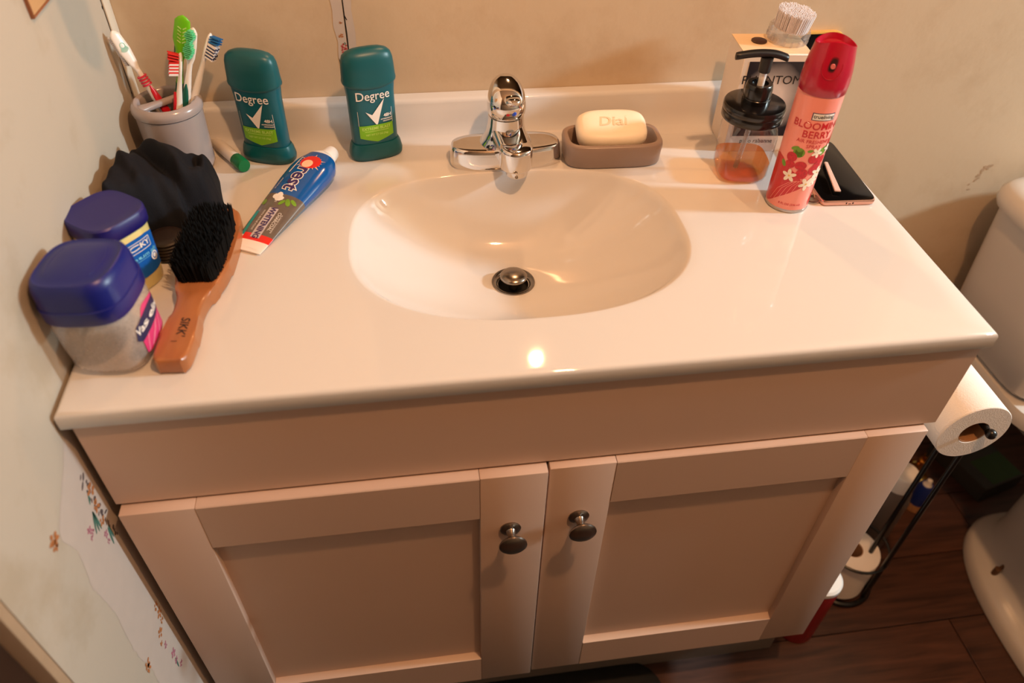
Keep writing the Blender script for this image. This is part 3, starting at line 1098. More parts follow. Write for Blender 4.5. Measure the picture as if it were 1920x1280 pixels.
def toothbrush(label, base, tip, roll, kind):
    """Brush along local z with bristles facing local -y, then aimed from base to tip."""
    b, t = Vector(base), Vector(tip)
    d = t - b
    L = d.length
    root = thing('toothbrush', label, 'toothbrush', base, (0, 0, 0), 'toothbrushes in the grey cup')
    q = d.to_track_quat('Z', 'Y')
    root.rotation_mode = 'QUATERNION'
    root.rotation_quaternion = q @ Euler((0, 0, roll)).to_quaternion()
    mats = dict(lean=('white_plastic', 'red_plastic'), lime=('lime_plastic', 'lime_pale'), mint=('white_plastic', 'green_dark'), blue=('white_plastic', 'br_navy'), red=('white_plastic', 'red_plastic'))
    mb, mg = (M[x] for x in mats[kind])
    bm = bmesh.new()
    hw = dict(lime=0.0100, lean=0.0076, mint=0.0064, blue=0.0062, red=0.0062)[kind]
    hl = dict(lime=0.052, lean=0.044, mint=0.040, blue=0.032, red=0.030)[kind]
    secs = [(0.0, 0.0035, 0.003), (0.003, 0.0052, 0.0045), (0.03, 0.0058, 0.005), (0.06, 0.0066, 0.0056), (0.078, 0.0052, 0.005), (L - hl - 0.03, 0.0042, 0.0042), (L - hl - 0.012, 0.0030, 0.0030), (L - hl - 0.003, 0.0034, 0.0026), (L - hl + 0.004, 0.0055, 0.0024), (L - hl * 0.55, hw, 0.0025), (L - 0.006, hw * 0.86, 0.0023), (L - 0.002, hw * 0.5, 0.002), (L, 0.001, 0.001)]
    stack(bm, secs, n=2.2, k=24)
    from_bm('handle', bm, mb, root)
    # rubber grip panel lying on the handle
    bm = bmesh.new()
    rings = []
    for i in range(9):
        u = i / 8
        z = dict(lean=0.044, mint=0.046, red=0.036).get(kind, 0.030) + 0.060 * u
        w = 0.0046 * math.sin(PI * min(1, 0.12 + 0.88 * u)) ** 0.6 + 0.0005
        rings.append([(px * w, 0.003 * 0 + (0.0042 if kind in ('lean',) else -0.0042) + py * 0.0022, z) for px, py in sup(1, 1, 2.4, 14)])
    loft(bm, rings)
    from_bm('grip', bm, mg, root)
    if kind == 'lean':
        for k in range(4):
            bm = bmesh.new()
            stack(bm, [(0.1045 + k * 0.0035, 0.0060, 0.0054), (0.1062 + k * 0.0035, 0.0060, 0.0054)], n=2.2, k=20)
            from_bm('grip_ring', bm, M['pink_red'], root)
        pr = Print(lambda u, v, l: (u, 0.0026 + l, v))
        for k in range(9):
            a = -0.9 + k * 0.23
            pr.line([(0.0035 * math.sin(a), L - 0.021 + 0.0035 * (1 - math.cos(a))), (0.0062 * math.sin(a), L - 0.026 + 0.006 * (1 - math.cos(a)))], 0.0007)
        pr.ring(0, L - 0.018, 0.0026, 0.0034, 16)
        pr.done('tongue_cleaner', M['mint_print'], root)
    if kind == 'lime':
        pr = Print(lambda u, v, l: (u, 0.0026 + l, v))
        for k in range(5):
            z = L - 0.013 - k * 0.0042
            for s in (-1, 1):
                pr.line([(s * 0.0008, z - 0.0028), (s * 0.0048, z)], 0.0013)
        pr.done('tongue_cleaner', M['lime_pale'], root)
        bm = bmesh.new()
        stack(bm, [(0.075, 0.0050, 0.0047), (0.098, 0.0047, 0.0046)], n=2.2, k=20)
        from_bm('grip_ring', bm, M['green_dark'], root)
    # bristle tufts as one part
    bl = 0.0105

    def tufts(name, z0, z1, m, lean=0.0, wid=None, nx=5, shrink=1.0, oval=False):
        bm = bmesh.new()
        nz = max(2, int((z1 - z0) / 0.0019))
        W2 = (wid or hw) * 0.74
        for i in range(nx):
            for j in range(nz):
                x = -W2 + 2 * W2 * i / (nx - 1)
                z = z0 + (z1 - z0) * j / (nz - 1)
                if oval and ((x / (W2 * 1.05)) ** 2 + ((z - (z0 + z1) / 2) / ((z1 - z0) * 0.53)) ** 2) > 1:
                    continue
                r = 0.00098
                ln = bl * shrink * random.uniform(0.94, 1.04)
                pts = []
                for yy, dz in ((-0.0018, 0.0), (-0.002 - ln, lean)):
                    pts.append([(x + r * math.cos(a * PI / 2 + .78), yy, z + dz + r * math.sin(a * PI / 2 + .78)) for a in range(4)])
                loft(bm, pts, False, True)
        o = from_bm(name, bm, m, root, smooth=False)
        o['kind'] = 'stuff'
    z0, z1 = L - hl + 0.004, L - 0.003
    if kind == 'mint':
        tufts('bristles', z0 + 0.001, z0 + 0.019, M['mint'], shrink=0.8, nx=7, oval=True)
        tufts('bristles', z0 + 0.021, z1, M['mint'], shrink=0.85, nx=7, oval=True)
    elif kind in ('red', 'blue'):
        mm = M['br_red'] if kind == 'red' else M['br_blue']
        tufts('bristles', z1 - 0.0065, z1, mm, 0.0012, shrink=1.15)
        nb = M['br_red'] if kind == 'red' else M['br_navy']
        k = 0
        z = z0
        while z < z1 - 0.0085:
            tufts('bristles', z, z + 0.0014, nb if k % 2 else M['br_white'], -0.0015, shrink=1.0)
            z += 0.0019
            k += 1
    else:
        tufts('bristles', z0, z1 - (0.010 if kind == 'lime' else 0.004), M['mint_print'] if kind == 'lime' else M['br_white'], shrink=0.75)
    return root


def yaw_of(base, tip, want):
    """Roll so that local -y points as near as may be to the wanted world direction."""
    d = (Vector(tip) - Vector(base)).normalized()
    q = d.to_track_quat('Z', 'Y')
    w = q.inverted() @ Vector(want)
    return math.atan2(w.x, -w.y)


for lab, b0, t0, face, kd in (
    ('white toothbrush with red grip leaning left against the wall', (0.064, -0.066, 0.010), (0.0075, -0.0535, 0.173), (-0.6, 0.65, -0.3), 'lean'),
    ('lime green toothbrush with leaf-patterned back, tallest in the cup', (0.036, -0.046, 0.010), (0.0885, -0.043, 0.1845), (-0.1, 1, -0.1), 'lime'),
    ('white and dark green toothbrush with mint bristles facing out', (0.0455, -0.078, 0.010), (0.0985, -0.050, 0.1725), (-0.25, -1, 0.2), 'mint'),
    ('white toothbrush with blue-tipped bristles, rightmost in the cup', (0.0415, -0.071, 0.010), (0.1155, -0.044, 0.163), (0.95, -0.3, -0.1), 'blue'),
    ('white toothbrush with red-tipped bristles facing left, shortest in the cup', (0.0430, -0.0855, 0.010), (0.0785, -0.058, 0.1465), (-0.95, -0.25, 0.1), 'red'),
):
    toothbrush(lab, b0, t0, yaw_of(b0, t0, face), kd)


# ------------------------------------------------------------------ small white tube with green cap
gs = thing('lip_balm_tube', 'small white tube with dark green cap lying behind the toothpaste', 'tube', (0.0965, -0.044, 0.0085), (0, 0, 0))
axis = Vector((0.048, -0.073, 0)).normalized()
gs.rotation_mode = 'QUATERNION'
gs.rotation_quaternion = axis.to_track_quat('Z', 'Y')
bm = bmesh.new()
lathe(bm, [(0.0075, -0.030), (0.0083, -0.029), (0.0083, 0.034)], 28)
from_bm('barrel', bm, M['white_plastic'], gs)
bm = bmesh.new()
lathe(bm, [(0.0085, 0.0335), (0.0088, 0.034), (0.0087, 0.0545), (0.0078, 0.056), (0.004, 0.0562)], 28)
from_bm('cap', bm, M['green_cap'], gs)
bm = bmesh.new()
lathe(bm, [(0.0085, -0.034), (0.0086, -0.030)], 28)
from_bm('end_collar', bm, M['green_dark'], gs)


# ------------------------------------------------------------------ toothpaste tube
A0 = Vector((0.1445, -0.2670))
A1 = Vector((0.2410, -0.0790))
AX = (A1 - A0)
LT = AX.length
tp = thing('toothpaste_tube', 'blue and grey toothpaste tube with white cap lying in front of the basin corner', 'toothpaste', (A0.x, A0.y, 0.0005), (0, 0, math.atan2(AX.y, AX.x)))


def tube_w(t):        # half width along the tube
    P = [(0, .0205), (.07, .0208), (.35, .0248), (.6, .0285), (.72, .0292), (.80, .0270), (.865, .0200)]
    for (a, b), (c, d) in zip(P[:-1], P[1:]):
        if t <= c:
            return b + (d - b) * (t - a) / (c - a)
    return P[-1][1]


def tube_h(t):        # full height
    P = [(0, .0024), (.06, .0034), (.2, .011), (.4, .020), (.6, .027), (.75, .031), (.865, .0315)]
    for (a, b), (c, d) in zip(P[:-1], P[1:]):
        if t <= c:
            return b + (d - b) * (t - a) / (c - a)
    return P[-1][1]


def tube_ring(t, grow=0.0, k=40):
    w, h = tube_w(t) + grow, tube_h(t) + 2 * grow
    return [(t * LT, px * w, h / 2 - grow + pz * h / 2) for px, pz in sup(1, 1, 2.0 + 0.5 * t, k)]


def tube_part(name, t0, t1, m, cap=True, nseg=10):
    bm = bmesh.new()
    loft(bm, [tube_ring(t0 + (t1 - t0) * i / nseg) for i in range(nseg + 1)], cap, cap)
    return from_bm(name, bm, m, tp)


tube_part('crimp', 0.0, 0.082, M['tube_white'], nseg=4)
tube_part('red_band', 0.082, 0.128, M['tube_red'], nseg=3)
tube_part('charcoal_section', 0.128, 0.44, M['tube_grey'], nseg=10)
tube_part('blue_section', 0.44, 0.855, M['tube_blue'], nseg=16)
bm = bmesh.new()
cz = tube_h(0.865) / 2
rings = [tube_ring(0.855), tube_ring(0.865)]
for x, r in ((0.885, 0.0150), (0.895, 0.0118), (0.905, 0.0100)):
    rings.append([(x * LT, px * r, cz + pz * r) for px, pz in sup(1, 1, 2, 40)])
loft(bm, rings)
from_bm('shoulder', bm, M['tube_white'], tp)
bm = bmesh.new()
rings = []
for x, r in ((0.905, 0.0105), (0.908, 0.0116), (0.985, 0.0098), (0.995, 0.0090), (1.0, 0.0070)):
    rings.append([(x * LT, px * r, cz + pz * r) for px, pz in sup(1, 1, 2, 32)])
loft(bm, rings)
from_bm('cap', bm, M['white_plastic'], tp)


def tp_map(u, v, lift):
    """u runs from the cap towards the crimp (0..LT), v to the reader's up."""
    x = LT - u
    t = min(max(x / LT, 0), 0.865)
    w, h = tube_w(t), tube_h(t)
    n = 2.0 + 0.5 * t
    y = -v
    q = min(0.995, abs(y) / w)
    return (x, y, h / 2 + h / 2 * (1 - q ** n) ** (1 / n) + lift)


def crest(P, bold, lift):
    P.text('C', 0.0560, 0.0010, 0.034, bold=0.05 + bold, lift=lift)


pr = Print(tp_map, 0.004)
for k in range(18):
    a = 2 * PI * k / 18
    r = 0.021 if k % 3 else 0.026
    cx, cy = 0.0555, 0.001
    pr.poly([(cx + 0.009 * math.cos(a - .16), cy + 0.009 * math.sin(a - .16)), (cx + r * math.cos(a) * 0.72, cy + r * math.sin(a) * 0.72), (cx + 0.009 * math.cos(a + .16), cy + 0.009 * math.sin(a + .16))], 0.0002)
pr.done('logo_glow', M['glow'], tp)
pr = Print(tp_map, 0.004)
pr.disc(0.0545, 0.0010, 0.0128, 0.0132, k=32, lift=0.0004)
pr.done('logo_initial', M['tube_red'], tp)
pr = Print(tp_map, 0.004)
pr.disc(0.0592, -0.0012, 0.0074, 0.0070, k=24, lift=0.0006)
pr.done('logo_initial_counter', M['glow'], tp)
pr = Print(tp_map, 0.004)
pr.text('rest', 0.0870, 0.0005, 0.0275, bold=0.065, lift=0.0003, shear=0.12)
pr.line([(0.045, -0.0155), (0.078, -0.0165)], 0.0014)
pr.text('PREMIUM PLUS', 0.1, -0.0185, 0.003)
pr.text('CHARCOAL', 0.162, 0.011, 0.0055, lift=0.0003)
pr.text('WITH ACTIVE FOAM', 0.164, -0.0095, 0.0035, lift=0.0003)
pr.text('SCOPE', 0.128, -0.004, 0.004, lift=0.0006)
pr.text('FLUORIDE TOOTHPASTE', 0.1643, 0.0145, 0.0026, lift=0.0003)
pr.done('lettering', M['white_print'], tp)
pr = Print(tp_map, 0.004)
pr.text('rest', 0.0870, 0.0005, 0.0275, bold=0.022, lift=0.0005, shear=0.12)
pr.text('WHITENING', 0.1665, 0.0005, 0.0102, bold=0.03, lift=0.0007, sx=0.85)
pr.done('lettering', M['purple'], tp)
pr = Print(tp_map, 0.004)
pr.rect(0.143, 0.190, -0.0055, 0.0065, 0.0004)
pr.done('grey_panel', M['grey_print'], tp)
pr = Print(tp_map, 0.004)
pr.poly([(0.150, -0.0205), (0.192, -0.0185), (0.192, -0.0145), (0.150, -0.0160)], 0.0003)
pr.done('teal_stripe', M['teal_print'], tp)
pr = Print(tp_map, 0.004)
pr.rect(0.1885, 0.1935, -0.0185, -0.0145, 0.0005)
pr.done('white_mark', M['white_print'], tp)
pr = Print(tp_map, 0.004)
for (cx, cy, w, h) in ((0.1215, -0.004, 0.006, 0.004), (0.124, -0.0085, 0.0045, 0.004), (0.127, -0.002, 0.004, 0.006)):
    pr.disc(cx, cy, w, h, 0.4, 8, 0.0004)
pr.done('white_mark', M['white_print'], tp)
pr = Print(tp_map, 0.004)
pr.text('NET WT 5.2 OZ (147 g)', 0.206, -0.001, 0.0032, rot=PI / 2, lift=0.0004)
pr.done('lettering', M['white_print'], tp)
pr = Print(tp_map, 0.004)
for (cx, cy, a, b, r) in ((0.130, 0.011, 0.006, 0.003, 0.5), (0.127, 0.017, 0.005, 0.0025, 1.0), (0.1345, -0.0185, 0.005, 0.003, 0.3), (0.132, 0.004, 0.005, 0.0025, -0.5)):
    pr.disc(cx, cy, a, b, r, 12, 0.0003)
pr.done('leaf_print', M['leaf'], tp)


# ------------------------------------------------------------------ wooden brush with black bristles
B0, B1 = Vector((0.0985, -0.458)), Vector((0.1175, -0.203))
BXv = B1 - B0
LB = BXv.length
wb_ = thing('wooden_brush', 'wooden-handled brush with thick black bristles lying bristles up', 'brush', (B0.x, B0.y, 0.0), (0, 0, math.atan2(BXv.y, BXv.x) - PI / 2))
prof = [(0.0, 0.0105), (0.004, 0.0150), (0.012, 0.0168), (0.03, 0.0172), (0.055, 0.0152), (0.075, 0.0138), (0.092, 0.0152), (0.108, 0.0196), (0.122, 0.0240), (0.138, 0.0268), (0.16, 0.0278), (0.20, 0.0272), (0.225, 0.0252), (0.243, 0.0215), (0.252, 0.0165), (LB, 0.009)]
pp = smooth_path([(a, b, 0) for a, b in prof], 3)
out = [(-p.y, p.x) for p in pp] + [(p.y, p.x) for p in reversed(pp)]
bm = bmesh.new()
extrude_outline(bm, out, 0.0005, 0.0195, 0.0035, 3)
from_bm('wooden_body', bm, M['wood_brush'], wb_, angle=35)
bm = bmesh.new()
rnd = random.Random(3)
nb = 0
for i in range(30):
    for j in range(54):
        x = -0.0228 + 0.0456 * i / 29 + rnd.uniform(-.0008, .0008)
        y = 0.116 + 0.110 * j / 53 + rnd.uniform(-.0008, .0008)
        # rounded block outline
        if (abs(x) / 0.0235) ** 5 + (abs(y - 0.171) / 0.0565) ** 5 > 1:
            continue
        h = 0.026 + rnd.uniform(-.003, .0022) - 0.003 * (abs(x) / .0235) ** 2
        lx = rnd.uniform(-.002, .002) + x * 0.05 - 0.0015
        ly = rnd.uniform(-.002, .002) + (y - 0.171) * 0.05 + 0.002
        r = 0.00085
        b = [bm.verts.new((x + r * math.cos(a), y + r * math.sin(a), 0.0185)) for a in (0.3, 2.4, 4.5)]
        c = [bm.verts.new((x + lx + r * 0.75 * math.cos(a), y + ly + r * 0.75 * math.sin(a), 0.0195 + h * 0.85)) for a in (0.3, 2.4, 4.5)]
        tpv = bm.verts.new((x + lx * 1.2, y + ly * 1.2, 0.0195 + h))
        for q in range(3):
            w = (q + 1) % 3
            bm.faces.new((b[q], b[w], c[w], c[q]))
            bm.faces.new((c[q], c[w], tpv))
br = from_bm('bristles', bm, M['bristle'], wb_, smooth=False)
br['kind'] = 'stuff'
pr = Print(lambda u, v, l: (u, v, 0.0196 + l))
pr.text("SIKK'", 0.003, 0.047, 0.0125, rot=-PI / 2, lift=0.0001, bold=0.015, shear=0.2)
pr.done('lettering', M['ink'], wb_)
pr = Print(lambda u, v, l: (u, v, 0.0196 + l))
pr.text('1', -0.001, 0.026, 0.0085, rot=-PI / 2, lift=0.0001)
pr.done('lettering', M['ink'], wb_)


# ------------------------------------------------------------------ jars
def jar_map(fa, n, cx=0, cy=0):
    """u = angle-like coordinate round the jar (metres along the side), v = height."""
    def f(u, v, lift):
        a = fa(v)
        t = u / a
        c, s = math.cos(t), math.sin(t)
        x = a * math.copysign(abs(c) ** (2.0 / n), c)
        y = a * math.copysign(abs(s) ** (2.0 / n), s)
        L = math.hypot(c, s)
        return (cx + x + lift * c / L, cy + y + lift * s / L, v)
    return f


j1 = thing('petroleum_jelly_jar', 'near-empty clear jar with domed blue lid, nearest the camera at the left wall', 'jar', (0.0445, -0.4180, 0.0008), (0, math.radians(-3), math.radians(-8)), 'petroleum jelly jars')
bm = bmesh.new()
stack(bm, [(0.0005, 0.026, 0.026), (0.001, 0.0305, 0.0305), (0.004, 0.0345, 0.0345), (0.010, 0.0370, 0.0370), (0.03, 0.0382, 0.0382), (0.058, 0.0388, 0.0388), (0.066, 0.0380, 0.0380), (0.070, 0.036, 0.036), (0.090, 0.036, 0.036)], n=3.4, k=64, cap1=False)
from_bm('jar', bm, M['jar_clear'], j1)
bm = bmesh.new()
stack(bm, [(0.0665, 0.0398, 0.0400), (0.0675, 0.0404, 0.0408), (0.082, 0.0406, 0.0412), (0.0826, 0.0394, 0.0400), (0.099, 0.0388, 0.0396), (0.1065, 0.0366, 0.0376), (0.1088, 0.0340, 0.035), (0.1080, 0.0320, 0.033), (0.1097, 0.026, 0.027), (0.1116, 0.015, 0.016), (0.1120, 0.004, 0.004)], n=3.2, k=64)
ld = from_bm('lid', bm, M['bluelid'], j1)
for s in (-1, 1):
    bm = bmesh.new()
    pts = [(s * 0.020 + s * 0.004 * math.sin(q * PI / 8), -0.020 + 0.005 * q, 0.1094) for q in range(9)]
    tube(bm, pts, 0.0010, 8)
    from_bm('lid_ridge', bm, M['bluelid'], ld)
f1 = jar_map(lambda v: 0.0380 + v * 0.016, 3.4)
pr = Print(f1, 0.004)
pr.poly([(-0.012, 0.014), (-0.005, 0.012), (0.022, 0.014), (0.030, 0.05), (0.0, 0.058), (-0.006, 0.045), (-0.012, 0.034)], 0.0003)
pr.done('pink_label', M['lab_pink'], j1)
pr = Print(f1, 0.004)
for k in range(4):
    pr.line([(-0.009 + k * 0.006, 0.014), (-0.003 + k * 0.007, 0.030), (0.006 + k * 0.007, 0.045)], 0.0014, 0.0005)
pr.done('label_swirl', M['lab_pink2'], j1)
pr = Print(f1, 0.004)
pr.poly([(-0.019, 0.034), (-0.012, 0.029), (0.0, 0.030), (0.024, 0.036), (0.026, 0.050), (0.004, 0.052), (-0.014, 0.047)], 0.0006)
pr.done('navy_label', M['lab_navy'], j1)
pr = Print(f1, 0.004)
pr.text('Vaseline', 0.003, 0.041, 0.0115, lift=0.0009, bold=0.02)
pr.done('lettering', M['white_print'], j1)

j2 = thing('petroleum_jelly_jar', 'yellow-filled jar with flat violet-blue lid and blue label, behind the clear jar', 'jar', (0.0285, -0.3060, 0), (0, 0, math.radians(-38)), 'petroleum jelly jars')
bm = bmesh.new()
stack(bm, [(0.0005, 0.026, 0.026), (0.001, 0.029, 0.029), (0.004, 0.0308, 0.0308), (0.02, 0.0318, 0.0318), (0.074, 0.0326, 0.0326), (0.076, 0.031, 0.031)], n=3.0, k=64)
from_bm('jar', bm, M['jelly'], j2)
bm = bmesh.new()
stack(bm, [(0.074, 0.0336, 0.0336), (0.075, 0.0344, 0.0344), (0.083, 0.0347, 0.0347), (0.0895, 0.0342, 0.0342), (0.0912, 0.0326, 0.0326), (0.0908, 0.0312, 0.0312), (0.0905, 0.02, 0.02)], n=3.2, k=64)
from_bm('lid', bm, M['bluelid2'], j2)
f2 = jar_map(lambda v: 0.0326, 3.0)
pr = Print(f2, 0.004)
pr.poly([(-0.022, 0.022), (0.0, 0.018), (0.024, 0.022), (0.027, 0.062), (0.012, 0.066), (-0.012, 0.066), (-0.025, 0.060)], 0.0003)
pr.done('blue_label', M['lab_blue'], j2)
pr = Print(f2, 0.004)
pr.text('LUCKY', -0.001, 0.056, 0.0085, lift=0.0006, bold=0.03)
pr.line([(-0.016, 0.050), (0.014, 0.050), (0.014, 0.0615), (-0.016, 0.0615), (-0.016, 0.050)], 0.0008, 0.0006)
pr.ring(0.014, 0.036, 0.0038, 0.0054, 20, 0.0006)
pr.disc(0.014, 0.036, 0.0026, lift=0.0005)
pr.done('lettering', M['white_print'], j2)
pr = Print(f2, 0.004)
pr.text('petroleum jelly', 0.0, 0.0435, 0.0068, lift=0.0006, bold=0.015)
pr.line([(-0.016, 0.0395), (0.008, 0.0395)], 0.0005, 0.0006)
pr.done('lettering', M['sky_print'], j2)

rb = thing('ribbed_black_lid', 'dark brown ribbed round container half hidden between cloth and brush', 'container', (0.0630, -0.2610, 0))
bm = bmesh.new()
pf = [(0.017, 0.0)]
for k in range(6):
    z = 0.001 + k * 0.004
    pf += [(0.0185, z), (0.0198, z + 0.001), (0.0198, z + 0.0025), (0.0185, z + 0.0035)]
pf += [(0.017, 0.0255), (0.010, 0.0255)]
lathe(bm, pf, 40)
from_bm('ribbed_body', bm, M['blackrib'], rb)


# ------------------------------------------------------------------ black cloth
def cloth():
    bm = bmesh.new()
    cx, cy = 0.062, -0.178
    K, N = 96, 26
    out = [(0.004, -0.255), (0.003, -0.215), (0.004, -0.17), (0.008, -0.13), (0.03, -0.118), (0.055, -0.117), (0.08, -0.112), (0.098, -0.116), (0.104, -0.14), (0.110, -0.165), (0.116, -0.170), (0.117, -0.195), (0.099, -0.205), (0.084, -0.220), (0.083, -0.234), (0.070, -0.238), (0.045, -0.241), (0.02, -0.255)]
    sm = smooth_path([(x, y, 0) for x, y in out] + [(out[0][0], out[0][1], 0)], 8)[:-1]
    # resample around
    per = [0]
    for a, b in zip(sm, sm[1:] + sm[:1]):
        per.append(per[-1] + (b - a).length)
    ring = []
    j = 0
    for i in range(K):
        t = per[-1] * i / K
        while per[j + 1] < t:
            j += 1
        f = (t - per[j]) / max(1e-9, per[j + 1] - per[j])
        ring.append(sm[j].lerp(sm[(j + 1) % len(sm)], f))

    def hgt(x, y, s):
        e = (1 - s ** (5.0 + 14.0 * min(1.0, max(0.0, (0.05 - x) / 0.035))))
        fr = min(1.0, max(0.0, (y + 0.268) / (0.022 + 0.063 * min(1.0, max(0.0, (x - 0.02) / 0.05)))))
        fr = 0.36 + 0.64 * fr * fr * (3 - 2 * fr)
        h = 0.070 * e * fr
        u = (x - cx) * 0.62 + (y - cy) * 0.78
        w = (x - cx) * 0.78 - (y - cy) * 0.62
        e2 = min(1.0, e * 1.6)
        h += 0.010 * e * min(1.0, max(0.0, (0.035 - x) / 0.02)) * min(1.0, max(0.0, (-0.165 - y) / 0.03))
        h += 0.0052 * math.sin(u * 135 + 1.6 * math.sin(w * 45) + 0.5) * e2
        h += 0.0022 * math.sin(u * 290 + w * 70 + 0.8) * e2
        h += 0.012 * math.exp(-((x - 0.020) / 0.022) ** 2 - ((y + 0.205) / 0.045) ** 2)
        # a long fold from the back left to the front right, and the turned-up right edge
        d = (x - 0.055) * 0.80 + (y + 0.150) * 0.60
        h += 0.007 * math.exp(-(d / 0.008) ** 2) * e2
        h -= 0.006 * math.exp(-((d + 0.017) / 0.007) ** 2) * e2
        h += 0.010 * math.exp(-((x - 0.099) / 0.006) ** 2 - ((y + 0.135) / 0.03) ** 2)
        h -= 0.012 * math.exp(-((x - 0.086) / 0.006) ** 2 - ((y + 0.15) / 0.045) ** 2)
        h -= 0.030 * max(0.0, min(1.0, (x - 0.100) / 0.008)) * (1 if y < -0.165 else 0.4)
        return max(h, 0.0012)
    rings = []
    for r in range(N + 1):
        s = 1 - r / N * 0.985
        R_ = []
        for i, p in enumerate(ring):
            x, y = cx + (p.x - cx) * s, cy + (p.y - cy) * s
            bulge = 1.0
            R_.append((x, y, hgt(x, y, s)))
        rings.append(R_)
    rings.insert(0, [(p.x * 0.97 + cx * 0.03, p.y * 0.97 + cy * 0.03, 0.0004) for p in ring])
    loft(bm, rings, True, True)
    o = from_bm('black_cloth', bm, M['cloth'], angle=180, loc=(0, 0, H))
    sub = o.modifiers.new('subdivision', 'SUBSURF')
    sub.levels = 1
    sub.render_levels = 1
    return o


cl = tag(cloth(), 'crumpled black cloth heaped in front of the toothbrush cup', 'cloth')


# ------------------------------------------------------------------ soap dispenser
BTX, BTY = 0.7765, -0.1585
sb = thing('soap_dispenser', 'clear pump bottle with black lid and a little orange soap left', 'soap dispenser', (BTX, BTY, 0), (0, 0, math.radians(-8)))
bm = bmesh.new()
stack(bm, [(0.0005, 0.024, 0.024), (0.0012, 0.0275, 0.0275), (0.004, 0.0305, 0.0305), (0.010, 0.0325, 0.0325), (0.04, 0.0332, 0.0332), (0.064, 0.0334, 0.0334), (0.072, 0.0322, 0.0322, 0, 0, 3.0), (0.078, 0.030, 0.030, 0, 0, 2.4), (0.083, 0.0295, 0.0295, 0, 0, 2.0)], n=4.0, k=64, cap1=False)
from_bm('bottle', bm, M['bottle'], sb)
bm = bmesh.new()
stack(bm, [(0.002, 0.0265, 0.0265), (0.005, 0.0295, 0.0295), (0.010, 0.0314, 0.0314), (0.0265, 0.0320, 0.0320), (0.0266, 0.028, 0.028)], n=4.0, k=64)
from_bm('liquid_soap', bm, M['liquid'], sb)
bm = bmesh.new()
tube(bm, [(0.0, 0, 0.09), (-0.001, 0.001, 0.05), (-0.004, 0.004, 0.006)], 0.0033, 12)
from_bm('dip_tube', bm, M['straw'], sb)
bm = bmesh.new()
lathe(bm, [(0.0375, 0.0810), (0.0385, 0.0822), (0.0385, 0.0905), (0.0380, 0.0915), (0.0388, 0.0925), (0.0388, 0.0985), (0.0375, 0.1010), (0.034, 0.1020), (0.0175, 0.1022), (0.0175, 0.1080), (0.0170, 0.1085), (0.0170, 0.1200), (0.0160, 0.1250), (0.0150, 0.1262), (0.0105, 0.1262), (0.0100, 0.1225), (0.004, 0.1225)], 56)
bmesh.ops.translate(bm, verts=bm.verts[:], vec=(-0.001, 0, 0))
from_bm('lid', bm, M['black_plastic'], sb)
bm = bmesh.new()
lathe(bm, [(0.0042, 0.1222), (0.0042, 0.145)], 20)
from_bm('pump_stem', bm, M['white_plastic'], sb)
bm = bmesh.new()
lathe(bm, [(0.0068, 0.1400), (0.0072, 0.1408), (0.0075, 0.158)], 24)
path = smooth_path([(0.026, 0.004, 0.1560), (0.012, 0.003, 0.1605), (-0.004, 0.001, 0.1625), (-0.022, -0.002, 0.1625), (-0.040, -0.005, 0.1605)], 5)
rings = []
for i, p in enumerate(path):
    t = i / (len(path) - 1)
    w = 0.0068 - 0.002 * t
    if i in (0, len(path) - 1):
        w *= 0.7
    h = 0.0042
    rings.append([(p.x, p.y + px * w, p.z + pz * h) for px, pz in sup(1, 1, 2.6, 16)])
loft(bm, rings)
from_bm('pump_head', bm, M['black_matte'], sb)


# ------------------------------------------------------------------ perfume box, face brush, disc, gold compact
PBR = math.radians(-5)
BW, BD, BH = 0.088, 0.066, 0.1375
pbx = thing('perfume_box', 'white perfume carton with dark shaded square standing behind the pump bottle', 'box', (0.8215, -0.0735, 0), (0, 0, PBR))
x0, x1, y0, y1 = -BW / 2, BW / 2, -BD / 2, BD / 2
bm = bmesh.new()
add_box(bm, x0, x1, y0, y1, 0, BH, 0.0006, 1)
from_bm('carton', bm, M['box_white'], pbx)
bm = bmesh.new()
add_box(bm, x0 - 0.0003, x1 + 0.0003, y0 + 0.004, y1, BH - 0.0002, BH + 0.0006)
from_bm('top_flap', bm, M['box_cream'], pbx)


def square_mat():
    k = NT('shaded_square')
    tc = k.n('ShaderNodeTexCoord')
    mp = k.n('ShaderNodeMapping')
    mp.inputs['Location'].default_value = (-0.004 * 20, 0, -0.074 * 20)
    mp.inputs['Scale'].default_value = (22, 0.0, 19)
    k.l(tc.outputs['Object'], mp.inputs['Vector'])
    gr = k.n('ShaderNodeVectorMath', operation='LENGTH')
    k.l(mp.outputs[0], gr.inputs[0])
    nz = k.n('ShaderNodeTexNoise')
    nz.inputs['Scale'].default_value = 30
    k.l(tc.outputs['Object'], nz.inputs['Vector'])
    ad = k.n('ShaderNodeMath', operation='MULTIPLY_ADD')
    ad.inputs[1].default_value = 0.35
    ad.inputs[2].default_value = -0.15
    k.l(nz.outputs['Fac'], ad.inputs[0])
    sm = k.n('ShaderNodeMath', operation='ADD')
    k.l(gr.outputs['Value'], sm.inputs[0])
    k.l(ad.outputs[0], sm.inputs[1])
    rp = k.n('ShaderNodeValToRGB')
    e = rp.color_ramp.elements
    e[0].position = 0.35
    e[0].color = srgb(222, 212, 206)
    e[1].position = 1.0
    e[1].color = srgb(38, 34, 42)
    k.l(sm.outputs[0], rp.inputs[0])
    k.l(rp.outputs[0], k.b.inputs['Base Color'])
    k.b.inputs['Roughness'].default_value = 0.4
    return k.m


